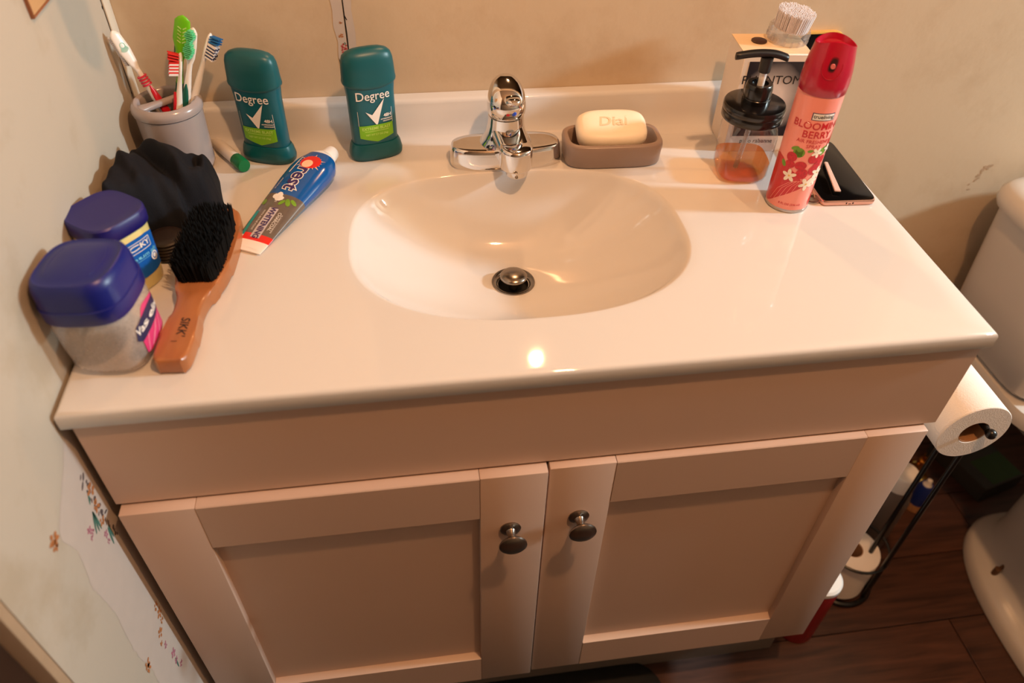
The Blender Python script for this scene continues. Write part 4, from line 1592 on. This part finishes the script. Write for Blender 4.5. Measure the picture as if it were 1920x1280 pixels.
pf_map = lambda u, v, l: (u, y0 - 0.0001 - l, v)
pr = Print(pf_map)
pr.rect(x0 + 0.008, x1 - 0.006, 0.024, 0.1285)
pr.done('shaded_square', square_mat(), pbx)
pr = Print(pf_map)
pr.text('PHANTOM', x0 + 0.043, 0.1035, 0.0165, lift=0.0004)
pr.done('lettering', M['ink'], pbx)
pr = Print(pf_map)
pr.text('paco rabanne', x0 + 0.043, 0.0165, 0.0085, lift=0.0004, bold=0.006)
pr.done('lettering', M['ink'], pbx)
pr = Print(pf_map)
pr.text('(m)', x0 + 0.045, 0.044, 0.010, lift=0.0004)
pr.done('lettering', M['ink'], pbx)

bdz = thing('brown_disc', 'small flat dark brown disc lying on the white perfume carton', 'disc', (0.8075, -0.0645, BH + 0.0006))
bm = bmesh.new()
lathe(bm, [(0.0098, 0.0), (0.0102, 0.0005), (0.0102, 0.0016), (0.0096, 0.002)], 32)
from_bm('disc', bm, M['brown_disc'], bdz)

fb = thing('face_brush', 'small round white-bristled face brush with clear base on the perfume carton', 'brush', (0.8455, -0.0625, BH + 0.0006), (math.radians(4), math.radians(6), 0))
bm = bmesh.new()
lathe(bm, [(0.0235, 0.0), (0.0265, 0.001), (0.0275, 0.004), (0.0262, 0.0085), (0.0272, 0.0110), (0.0276, 0.0150), (0.0262, 0.0178), (0.0235, 0.0185), (0.0225, 0.0165), (0.01, 0.0165)], 40)
from_bm('clear_base', bm, M['acrylic'], fb)
bm = bmesh.new()
for k in range(18):
    a = 2 * PI * k / 18
    tube(bm, [(0.0262 * math.cos(a), 0.0262 * math.sin(a), 0.0015), (0.0268 * math.cos(a), 0.0268 * math.sin(a), 0.0085)], 0.0014, 6)
from_bm('base_flutes', bm, M['acrylic'], fb)
bm = bmesh.new()
rnd = random.Random(11)
for i in range(1500):
    r = 0.0222 * math.sqrt(rnd.random())
    a = rnd.random() * 2 * PI
    x, y = r * math.cos(a), r * math.sin(a)
    h = 0.0225 + rnd.uniform(-.0012, .0012)
    lx, ly = x * 0.10, y * 0.10
    rr = 0.00052
    b = [bm.verts.new((x + rr * math.cos(q), y + rr * math.sin(q), 0.0165)) for q in (0, 2.1, 4.2)]
    c = [bm.verts.new((x + lx + rr * math.cos(q), y + ly + rr * math.sin(q), 0.0165 + h)) for q in (0, 2.1, 4.2)]
    for q in range(3):
        bm.faces.new((b[q], b[(q + 1) % 3], c[(q + 1) % 3], c[q]))
    bm.faces.new(c)
o = from_bm('bristles', bm, M['br_white'], fb, smooth=False)
o['kind'] = 'stuff'

gc = thing('gold_rimmed_mirror', 'black plate with gold rim propped on the backsplash behind the spray can', 'mirror', (0.9255, -0.0125, 0.0563), (math.radians(-8), 0, 0))
bm = bmesh.new()
rings = []
pts = sup(0.0335, 0.0335, 7, 48)
for off, y in ((0.0, 0.004), (0.001, 0.0045), (0.001, -0.0045), (-0.0005, -0.0052), (-0.0026, -0.0048), (-0.0028, -0.0035)):
    k = 1 + off / 0.0335
    rings.append([(px * k, y, 0.0345 + pz * k) for px, pz in pts])
loft(bm, rings, True, False)
from_bm('gold_rim', bm, M['gold'], gc)
bm = bmesh.new()
k = 1 - 0.0026 / 0.0335
loft(bm, [[(px * k, -0.0036, 0.0345 + pz * k) for px, pz in pts], [(px * k, 0.002, 0.0345 + pz * k) for px, pz in pts]])
from_bm('black_face', bm, M['screen'], gc)


# ------------------------------------------------------------------ air freshener can
RC = 0.0262
can = thing('air_freshener_can', 'pink air freshener can with raspberry red cap and berry print', 'spray can', (0.8130, -0.234, 0))
bm = bmesh.new()
lathe(bm, [(0.0235, 0.0), (0.0258, 0.0006), (0.0266, 0.002), (0.0264, 0.0035), (RC, 0.005)], 56, True, False)
from_bm('base_rim', bm, M['steel'], can)
bm = bmesh.new()
lathe(bm, [(RC, 0.0045), (RC, 0.150), (0.0256, 0.1545), (0.0240, 0.157)], 64)
from_bm('can_body', bm, M['pink_can'], can)
bm = bmesh.new()
K = 72
rings = []
face = -1.96     # direction of the nozzle opening
for z, r in ((0.1525, 0.0260), (0.1535, 0.0268), (0.165, 0.0272), (0.178, 0.0264), (0.190, 0.0248), (0.200, 0.0232), (0.207, 0.0222)):
    ring = []
    for i in range(K):
        t = 2 * PI * i / K
        # the rim dips at the sides and stands higher front and back
        c = math.cos(t - face)
        q = max(0.0, (z - 0.185) / 0.022)
        dz = q * (0.0030 * math.cos(2 * (t - face)) + 0.002 * c)
        rr = r * (1 - 0.16 * q * max(0, c) ** 2)
        ring.append((rr * math.cos(t), rr * math.sin(t), z + dz))
    rings.append(ring)
lastr = rings[-1]
rings.append([(x * 0.93, y * 0.93, z + 0.0004) for x, y, z in lastr])
rings.append([(x * 0.86, y * 0.86, z - 0.006) for x, y, z in lastr])
rings.append([(x * 0.45, y * 0.45, 0.1965) for x, y, z in lastr])
loft(bm, rings, True, True)
from_bm('cap', bm, M['cap_red'], can)
# nozzle tip, its recess only painted as darker patches of shade
def capr(v):
    P = [(0.165, 0.0272), (0.178, 0.0262), (0.190, 0.0238), (0.200, 0.0212), (0.207, 0.0190)]
    for (a, b), (c, d) in zip(P[:-1], P[1:]):
        if v <= c:
            return b + (d - b) * (v - a) / (c - a)
    return P[-1][1]


cm = cyl_map(capr, face)
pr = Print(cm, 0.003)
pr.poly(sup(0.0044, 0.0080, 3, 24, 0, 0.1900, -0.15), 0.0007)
pr.done('recess_shade', M['cap_shade'], can)
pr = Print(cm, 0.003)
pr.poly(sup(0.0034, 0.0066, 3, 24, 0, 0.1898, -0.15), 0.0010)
pr.done('nozzle_shadow_gap', mat('nozzle_shade', (48, 6, 14), 0.5), can)
bm = bmesh.new()
tube(bm, [(0, 0, 0), (0.0045, 0, 0.0)], 0.0026, 16)
nz = from_bm('nozzle', bm, mat('nozzle_pink', (226, 120, 120), 0.35), can)
nz.location = (0.0225 * math.cos(face), 0.0225 * math.sin(face), 0.1888)
nz.rotation_euler = (0, 0, face)
bm = bmesh.new()
arc = [(0.011 * math.sin(a), 0.187 - 0.013 * math.cos(a)) for a in [(-1.9 + 3.8 * i / 24) for i in range(25)]]
tube(bm, [cm(u, v, 0.0002) for u, v in arc], 0.0006, 6)
from_bm('cap_ridge', bm, M['cap_red'], can)

lm = cyl_map(RC, -1.72)       # label centre faces the viewer, slightly right
pr = Print(lm, 0.003)
pr.poly([(-0.058, 0.064), (-0.040, 0.072), (-0.031, 0.070), (-0.022, 0.062), (-0.010, 0.056), (0.0, 0.046), (0.006, 0.040), (-0.008, 0.030), (-0.022, 0.019), (-0.032, 0.010), (-0.038, 0.006), (-0.058, 0.008)], 0.00015)
pr.poly([(0.020, 0.095), (0.024, 0.103), (0.034, 0.118), (0.040, 0.122), (0.040, 0.088), (0.026, 0.078), (0.018, 0.086)], 0.00015)
pr.poly([(0.019, 0.014), (0.028, 0.030), (0.034, 0.034), (0.034, 0.010), (0.022, 0.008)], 0.00015)
pr.text('BLOOMING', 0.0010, 0.1180, 0.0122, bold=0.012, lift=0.0003)
pr.text('BERRY', 0.0010, 0.1070, 0.0122, bold=0.012, lift=0.0003)
pr.text('AIR FRESHENER', 0.0010, 0.0985, 0.0062, bold=0.005, lift=0.0003)
pr.text('SPRAY', 0.0010, 0.0925, 0.0062, bold=0.005, lift=0.0003)
pr.text('8 FL OZ (236 ml)', -0.006, 0.0125, 0.0038, bold=0.01, lift=0.0003)
pr.done('red_print', M['can_red'], can)
pr = Print(lm, 0.003)
for k in range(5):
    off = k * 0.0055
    pr.line([(-0.033 + off, 0.012 + off * .4), (-0.026 + off, 0.030 + off * .5), (-0.015 + off * .8, 0.042 + off * .3), (-0.006 + off * .5, 0.0465)], 0.0005, 0.0003)
pr.done('swirl_print', M['pink_can'], can)
pr = Print(lm, 0.003)
pr.poly([(-0.0115, 0.1255), (0.0155, 0.1255), (0.0155, 0.1345), (-0.0115, 0.1345)], 0.0002)
pr.done('brand_edge', M['lab_navy'], can)
pr = Print(lm, 0.003)
pr.poly([(-0.0105, 0.1263), (0.0145, 0.1263), (0.0145, 0.1337), (-0.0105, 0.1337)], 0.0004)
pr.done('brand_plate', M['white_print'], can)
pr = Print(lm, 0.003)
pr.text('trueliving', 0.002, 0.1302, 0.0063, lift=0.0006, bold=0.012)
pr.done('lettering', M['ink'], can)
pr = Print(lm, 0.003)
for cx, cy, a, b, r in ((-0.013, 0.083, .0065, .006, .3), (-0.0135, 0.083, .0068, .0062, .3), (0.016, 0.086, .0072, .0048, .6), (-0.028, 0.064, .0045, .0028, -0.9), (-0.019, 0.0875, .005, .0022, .5), (-0.001, 0.0870, .0035, .0018, .2)):
    pr.disc(cx, cy, a, b, r, 18, 0.0003)
pr.done('leaf_print', M['leaf'], can)
pr = Print(lm, 0.003)
for i, (cx, cy, a, b, r) in enumerate(((-0.020, 0.0755, .0065, .0062, .2), (-0.0195, 0.066, .006, .005, 0), (-0.007, 0.067, .007, .0055, 0), (0.0065, 0.077, .0075, .0065, .4), (0.017, 0.074, .0065, .005, .6), (-0.003, 0.0565, .0072, .0068, .1), (0.0095, 0.061, .006, .0062, .3), (0.013, 0.067, .006, .005, .3))):
    pr.disc(cx, cy, a, b, r, 20, 0.0004 + i * 2e-5)
pr.done('raspberry_print', M['rasp'], can)
pr = Print(lm, 0.003)
for cx, cy, s, r0 in ((-0.0165, 0.0515, 1.0, 0.4), (0.0060, 0.0425, 1.05, 0.9), (0.0175, 0.0565, 1.0, 0.2), (0.0075, 0.0850, 0.8, 1.1), (0.0225, 0.0880, 0.7, 0.5), (0.015, 0.046, 0.8, 0.0)):
    for k in range(5):
        a = r0 + 2 * PI * k / 5
        pr.disc(cx + 0.0046 * s * math.cos(a), cy + 0.0046 * s * math.sin(a), 0.0042 * s, 0.0023 * s, a, 12, 0.0007 + k * 1e-5)
pr.done('blossom_print', M['petal'], can)
pr = Print(lm, 0.003)
pr.bm.free()
for cx, cy in ((-0.0165, 0.0515), (0.006, 0.0425), (0.0175, 0.0565)):
    Print(lm, 0.003).disc(cx, cy, 0.0012, lift=0.0009).done('blossom_centre', M['gold'], can)


# ------------------------------------------------------------------ phone, tool, coin
ph = thing('smartphone', 'black-faced smartphone with rose gold frame lying on the counter edge', 'phone', (0.894, -0.176, 0), (0, 0, math.radians(-3.2)))
PW, PL = 0.0365, 0.0755


def slab(bm, a, b, z0, z1, bev, n=14, k=64):
    stack(bm, [(z0, a - bev, b - bev), (z0 + bev * .3, a - bev * .3, b - bev * .3), (z0 + bev, a, b), (z1 - bev, a, b), (z1 - bev * .3, a - bev * .3, b - bev * .3), (z1, a - bev, b - bev)], n=n, k=k)


bm = bmesh.new()
slab(bm, PW, PL, 0.0005, 0.0078, 0.0018)
from_bm('frame', bm, M['rosegold'], ph)
bm = bmesh.new()
slab(bm, PW - 0.0014, PL - 0.0014, 0.0074, 0.0083, 0.0003)
from_bm('glass_face', bm, M['screen'], ph)
bm = bmesh.new()
add_box(bm, 0.004, 0.0055, -PL - 0.0002, -PL + 0.001, 0.0030, 0.0052)
add_box(bm, -0.0045, -0.003, -PL - 0.0002, -PL + 0.001, 0.0030, 0.0052)
add_box(bm, -0.001, 0.0022, -PL - 0.0002, -PL + 0.001, 0.0028, 0.0036)
from_bm('port', bm, M['dark'], ph)
tw = thing('nail_tool', 'slim pale pink metal tool with dark underside lying on the black phone', 'tool', (0.8865, -0.2010, 0.0084), (0, 0, math.radians(-13) + PI))
bm = bmesh.new()
bmesh.ops.create_cube(bm, size=1)
bmesh.ops.scale(bm, verts=bm.verts[:], vec=(0.0085, 0.074, 0.0035))
bmesh.ops.translate(bm, verts=bm.verts[:], vec=(0.0, 0, 0.0018))
for v in bm.verts:
    if v.co.y < 0:
        v.co.x *= 0.55
bmesh.ops.bevel(bm, geom=bm.edges[:], offset=0.0008, segments=2, affect='EDGES')
from_bm('dark_underside', bm, M['black_plastic'], tw)
bm = bmesh.new()
bmesh.ops.create_cube(bm, size=1)
bmesh.ops.scale(bm, verts=bm.verts[:], vec=(0.0082, 0.072, 0.0022))
bmesh.ops.translate(bm, verts=bm.verts[:], vec=(0.0, 0.0002, 0.0046))
for v in bm.verts:
    if v.co.y < 0:
        v.co.x *= 0.6
bmesh.ops.bevel(bm, geom=bm.edges[:], offset=0.0007, segments=2, affect='EDGES')
from_bm('pale_blade', bm, M['pinkmetal'], tw)
cn = thing('coin', 'silver coin on the counter between the spray can and the phone', 'coin', (0.8480, -0.2330, 0.0))
bm = bmesh.new()
lathe(bm, [(0.0098, 0.0003), (0.0106, 0.0006), (0.0106, 0.0017), (0.0100, 0.0020), (0.0090, 0.0020), (0.0086, 0.0017), (0.003, 0.0017)], 36)
from_bm('disc', bm, M['steel'], cn)


# ------------------------------------------------------------------ plaque on the left wall, with an unseen shadow caster added
wbx = thing('wall_plaque', 'tan wooden wall hook with brown edges high on the left wall', 'plaque', (XL, -0.168, 0.2485))
box('plate', 0.0, 0.003, -0.0490, 0.052, 0.0020, 0.20, M['wallbox'], wbx, 0.0008)
bm = bmesh.new()
add_box(bm, 0.0, 0.0038, -0.0505, -0.0485, 0.0, 0.20, 0.0005, 1)
add_box(bm, 0.0, 0.0038, -0.0485, 0.0545, 0.0, 0.0018, 0.0005, 1)
from_bm('edge_trim', bm, M['wallbox_edge'], wbx)
bm = bmesh.new()
tube(bm, [(0.005, -0.005, 0.185), (0.06, -0.03, 0.185), (0.115, -0.052, 0.180)], 0.010, 16)
from_bm('caster_arm', bm, M['wallbox'], wbx)  # unseen arm, added to carry the shadow-casting piece
bm = bmesh.new()
rings = []
for z, a in ((0.092, 0.006), (0.095, 0.016), (0.102, 0.024), (0.115, 0.029), (0.135, 0.031), (0.21, 0.031), (0.225, 0.024), (0.230, 0.008)):
    rings.append([(0.108 + x, -0.052 + y, z) for x, y in sup(0.012, a, 2.4, 28)])
loft(bm, rings)
from_bm('shadow_caster', bm, M['wallbox'], wbx)  # unseen, shaped to cast the rounded shadow on the left wall


# ------------------------------------------------------------------ toilet
to = thing('toilet', 'white porcelain toilet with tank, right of the vanity', 'toilet', (0, 0, -H))
Zt = H
bm = bmesh.new()
stack(bm, [(0.425, 0.200, 0.118), (0.435, 0.208, 0.126), (0.55, 0.214, 0.130), (H - 0.152, 0.220, 0.134)], n=7, k=64)
bmesh.ops.translate(bm, verts=bm.verts[:], vec=(1.522, -0.165, 0))
from_bm('tank', bm, M['porcelain'], to)
bm = bmesh.new()
stack(bm, [(H - 0.1515, 0.222, 0.138), (H - 0.150, 0.231, 0.146), (H - 0.142, 0.234, 0.149), (H - 0.128, 0.233, 0.148), (H - 0.118, 0.225, 0.140), (H - 0.113, 0.208, 0.122), (H - 0.111, 0.15, 0.08)], n=6, k=64)
bmesh.ops.translate(bm, verts=bm.verts[:], vec=(1.522, -0.168, 0))
from_bm('tank_lid', bm, M['porcelain'], to)
bm = bmesh.new()
stack(bm, [(0.0, 0.148, 0.262, 1.515, -0.515), (0.003, 0.154, 0.268, 1.515, -0.515), (0.022, 0.154, 0.268, 1.515, -0.515), (0.034, 0.146, 0.26, 1.515, -0.515), (0.040, 0.128, 0.245, 1.515, -0.512), (0.055, 0.112, 0.235, 1.515, -0.51), (0.09, 0.104, 0.225, 1.515, -0.50), (0.15, 0.100, 0.215, 1.515, -0.49), (0.24, 0.104, 0.215, 1.515, -0.49), (0.30, 0.135, 0.228, 1.515, -0.49), (0.35, 0.190, 0.26, 1.515, -0.50), (0.390, 0.214, 0.275, 1.515, -0.50), (0.398, 0.210, 0.271, 1.515, -0.50), (0.399, 0.13, 0.2, 1.515, -0.50)], n=2.5, k=64)
from_bm('bowl', bm, M['porcelain'], to)
bm = bmesh.new()
stack(bm, [(0.30, 0.10, 0.13), (0.36, 0.15, 0.15), (0.395, 0.205, 0.158), (0.412, 0.207, 0.16), (0.4235, 0.203, 0.156)], n=5, k=48)
bmesh.ops.translate(bm, verts=bm.verts[:], vec=(1.515, -0.19, 0))
from_bm('tank_deck', bm, M['porcelain'], to)
bm = bmesh.new()
stack(bm, [(0.400, 0.216, 0.210, 1.515, -0.565), (0.403, 0.222, 0.215, 1.515, -0.565), (0.415, 0.222, 0.215, 1.515, -0.565), (0.419, 0.216, 0.21, 1.515, -0.565), (0.420, 0.208, 0.205, 1.515, -0.565), (0.431, 0.208, 0.205, 1.515, -0.565), (0.437, 0.165, 0.18, 1.515, -0.565)], n=2.4, k=64)
from_bm('seat_and_cover', bm, M['porcelain'], to)
bm = bmesh.new()
lathe(bm, [(0.011, 0.0255), (0.011, 0.034), (0.006, 0.0345), (0.006, 0.058), (0.002, 0.0585)], 14, cx=1.402, cy=-0.385)
tube(bm, [(1.402, -0.385, 0.045), (1.414, -0.382, 0.058), (1.424, -0.379, 0.060)], 0.0035, 8)
from_bm('floor_bolt', bm, M['rust'], to)


# ------------------------------------------------------------------ toilet paper stand with rolls
SX, SY = 1.113, -0.336
ts = thing('paper_roll_stand', 'black wire floor stand for toilet paper beside the vanity cabinet', 'paper holder', (0, 0, -H))
bm = bmesh.new()
ring = [(SX + 0.058 * math.cos(2 * PI * i / 40), SY + 0.058 * math.sin(2 * PI * i / 40), 0.006) for i in range(40)]
tube(bm, ring, 0.0055, 8, closed=True)
from_bm('base_ring', bm, M['wire'], ts)
bm = bmesh.new()
ring = [(SX + 0.058 * math.cos(2 * PI * i / 40), SY + 0.058 * math.sin(2 * PI * i / 40), 0.122) for i in range(40)]
tube(bm, ring, 0.0028, 8, closed=True)
from_bm('retaining_ring', bm, M['wire'], ts)
pa = Vector((1.138, -0.347, 0))
pb = Vector((1.142, -0.383, 0))
ztop = H - 0.315
bm = bmesh.new()
tube(bm, smooth_path([(pa.x, pa.y, 0.006), (pa.x, pa.y, 0.2), (pa.x, pa.y, ztop - 0.03), (pa.x + 0.004, pa.y + 0.004, ztop), (pa.x + 0.03, pa.y + 0.012, ztop + 0.012), (pb.x + 0.028, pb.y + 0.02, ztop + 0.006), (pb.x + 0.012, pb.y + 0.004, ztop - 0.02), (pb.x, pb.y, ztop - 0.045), (pb.x, pb.y, 0.2), (pb.x, pb.y, 0.006)], 6), 0.0042, 10)
from_bm('uprights', bm, M['wire'], ts)
RX, RZ = 1.0765, H - 0.2615
RY0, RY1 = -0.432, -0.315
bm = bmesh.new()
tube(bm, smooth_path([(pa.x, pa.y + 0.0, ztop), (pa.x - 0.03, pa.y + 0.02, ztop + 0.03), (RX + 0.012, RY1 + 0.03, RZ + 0.004), (RX + 0.012, RY1, RZ + 0.010), (RX + 0.012, -0.38, RZ + 0.010), (RX + 0.012, RY0 - 0.006, RZ + 0.010)], 6), 0.0045, 10)
bmesh.ops.create_uvsphere(bm, u_segments=12, v_segments=8, radius=0.0075, matrix=Matrix.Translation((RX + 0.013, RY0 - 0.012, RZ + 0.010)))
from_bm('roll_arm', bm, M['wire'], ts)


def roll(label, R, loc, rot, length, hole=0.020):
    t = thing('toilet_paper_roll', label, 'toilet paper', (loc[0], loc[1], loc[2] - H), rot, 'toilet paper rolls on the stand')
    bm = bmesh.new()
    h = length / 2
    lathe(bm, [(hole, -h), (R - 0.001, -h), (R, -h + 0.0012), (R, h - 0.0012), (R - 0.001, h), (hole, h), (hole, -h)], 56, False, False)
    from_bm('paper', bm, M['paper'], t, angle=30)
    bm = bmesh.new()
    lathe(bm, [(hole - 0.0002, -h + 0.001), (hole - 0.0002, h - 0.001), (hole - 0.0014, h - 0.001), (hole - 0.0014, -h + 0.001), (hole - 0.0002, -h + 0.001)], 32, False, False)
    from_bm('core', bm, M['kraft'], t)
    return t


r1 = roll('white toilet paper roll on the stand arm with a torn sheet edge', 0.0515, (RX, (RY0 + RY1) / 2, RZ), (PI / 2, 0, 0), RY1 - RY0, 0.021)
# ragged loose end of the sheet
bm = bmesh.new()
R1 = 0.0518
edgepts = []
for i in range(13):
    z = -0.056 + 0.112 * i / 12
    a0 = 1.95 + 0.10 * math.sin(i * 0.7) + 0.22 * (i / 12) + random.uniform(-.03, .03)
    edgepts.append((z, a0))
rings = []
for z, a0 in edgepts:
    rings.append([(R1 * math.cos(a0 + q * 0.09), R1 * math.sin(a0 + q * 0.09) * 1.0, z) for q in range(10)])
vv = [[bm.verts.new(p) for p in r] for r in rings]
for a, b in zip(vv[:-1], vv[1:]):
    for i in range(9):
        bm.faces.new((a[i], a[i + 1], b[i + 1], b[i]))
from_bm('loose_sheet', bm, M['paper'], r1)
roll('spare toilet paper roll standing upright in the base of the stand', 0.0500, (SX - 0.005, SY, 0.012 + 0.05), (0, 0, 0), 0.100, 0.019)

# ------------------------------------------------------------------ things on the floor beside the cabinet
rc = thing('cleanser_canister', 'red canister with white top on the floor against the cabinet', 'canister', (0.988, -0.418, -H))
bm = bmesh.new()
lathe(bm, [(0.033, 0.0), (0.035, 0.002), (0.035, 0.165), (0.034, 0.168)], 36)
from_bm('body', bm, M['red_can2'], rc)
bm = bmesh.new()
lathe(bm, [(0.0345, 0.1675), (0.0352, 0.169), (0.0348, 0.178), (0.031, 0.182), (0.02, 0.183)], 36)
from_bm('top', bm, M['white_plastic'], rc)

gb = thing('cleaner_bottle', 'grey bottle with white cap on the floor behind the paper stand', 'bottle', (1.213, -0.256, -H))
bm = bmesh.new()
lathe(bm, [(0.032, 0.0), (0.034, 0.003), (0.034, 0.15), (0.030, 0.175), (0.024, 0.188)], 32)
from_bm('body', bm, M['grey_bottle'], gb)
bm = bmesh.new()
lathe(bm, [(0.025, 0.186), (0.027, 0.188), (0.027, 0.222), (0.024, 0.226), (0.01, 0.227)], 32)
from_bm('cap', bm, M['white_plastic'], gb)

bb = thing('blue_bottle', 'small blue-wrapped bottle with white tip on the floor behind the paper stand', 'bottle', (1.352, -0.198, -H))
bm = bmesh.new()
lathe(bm, [(0.015, 0.0), (0.017, 0.002), (0.017, 0.022), (0.016, 0.024)], 24)
from_bm('foot', bm, M['kraft'], bb)
bm = bmesh.new()
lathe(bm, [(0.0165, 0.024), (0.0168, 0.026), (0.0165, 0.072), (0.012, 0.082)], 24)
from_bm('wrap', bm, M['blue2'], bb)
bm = bmesh.new()
lathe(bm, [(0.011, 0.080), (0.006, 0.086), (0.005, 0.096), (0.002, 0.098)], 20)
from_bm('tip', bm, M['white_plastic'], bb)

sv = thing('supply_valve', 'brass water valve on a floor pipe behind the paper stand', 'valve', (1.405, -0.118, -H))
bm = bmesh.new()
lathe(bm, [(0.022, 0.0003), (0.022, 0.003), (0.009, 0.005), (0.009, 0.03), (0.012, 0.031), (0.012, 0.052), (0.008, 0.054), (0.008, 0.068)], 20)
from_bm('valve_body', bm, M['brass'], sv)
bm = bmesh.new()
tube(bm, [(-0.010, 0, 0.040), (-0.022, 0, 0.040)], 0.0045, 12)
tube(bm, [(-0.022, 0, 0.040), (-0.030, 0, 0.040)], 0.013, 16)
from_bm('valve_handle', bm, M['brass'], sv)
bm = bmesh.new()
tube(bm, smooth_path([(0, 0, 0.066), (0.004, 0.01, 0.13), (-0.02, 0.03, 0.22), (-0.03, 0.04, 0.32), (-0.028, 0.03, 0.40), (-0.02, -0.01, 0.428)], 6), 0.005, 10)
from_bm('supply_hose', bm, M['rubber'], sv)

db = thing('carton', 'dark carton with green panel on the floor behind the toilet base', 'box', (1.535, -0.118, -H), (0, 0, math.radians(14)))
box('carton_body', -0.055, 0.055, -0.075, 0.075, 0.0005, 0.045, M['box_dark'], db, 0.001, 1)
box('green_panel', -0.03, 0.052, -0.070, -0.005, 0.0448, 0.0456, M['box_green'], db)

# black mat on the floor in front of the cabinet
bm = bmesh.new()
stack(bm, [(0.0005, 0.355, 0.195), (0.002, 0.36, 0.2), (0.010, 0.36, 0.2), (0.013, 0.352, 0.192), (0.012, 0.33, 0.17)], n=7, k=80)
mt = from_bm('floor_mat', bm, M['rubber'], loc=(0.352, -0.635, 0.0))
tag(mt, 'black rounded rubber mat on the dark floor in front of the cabinet', 'mat')
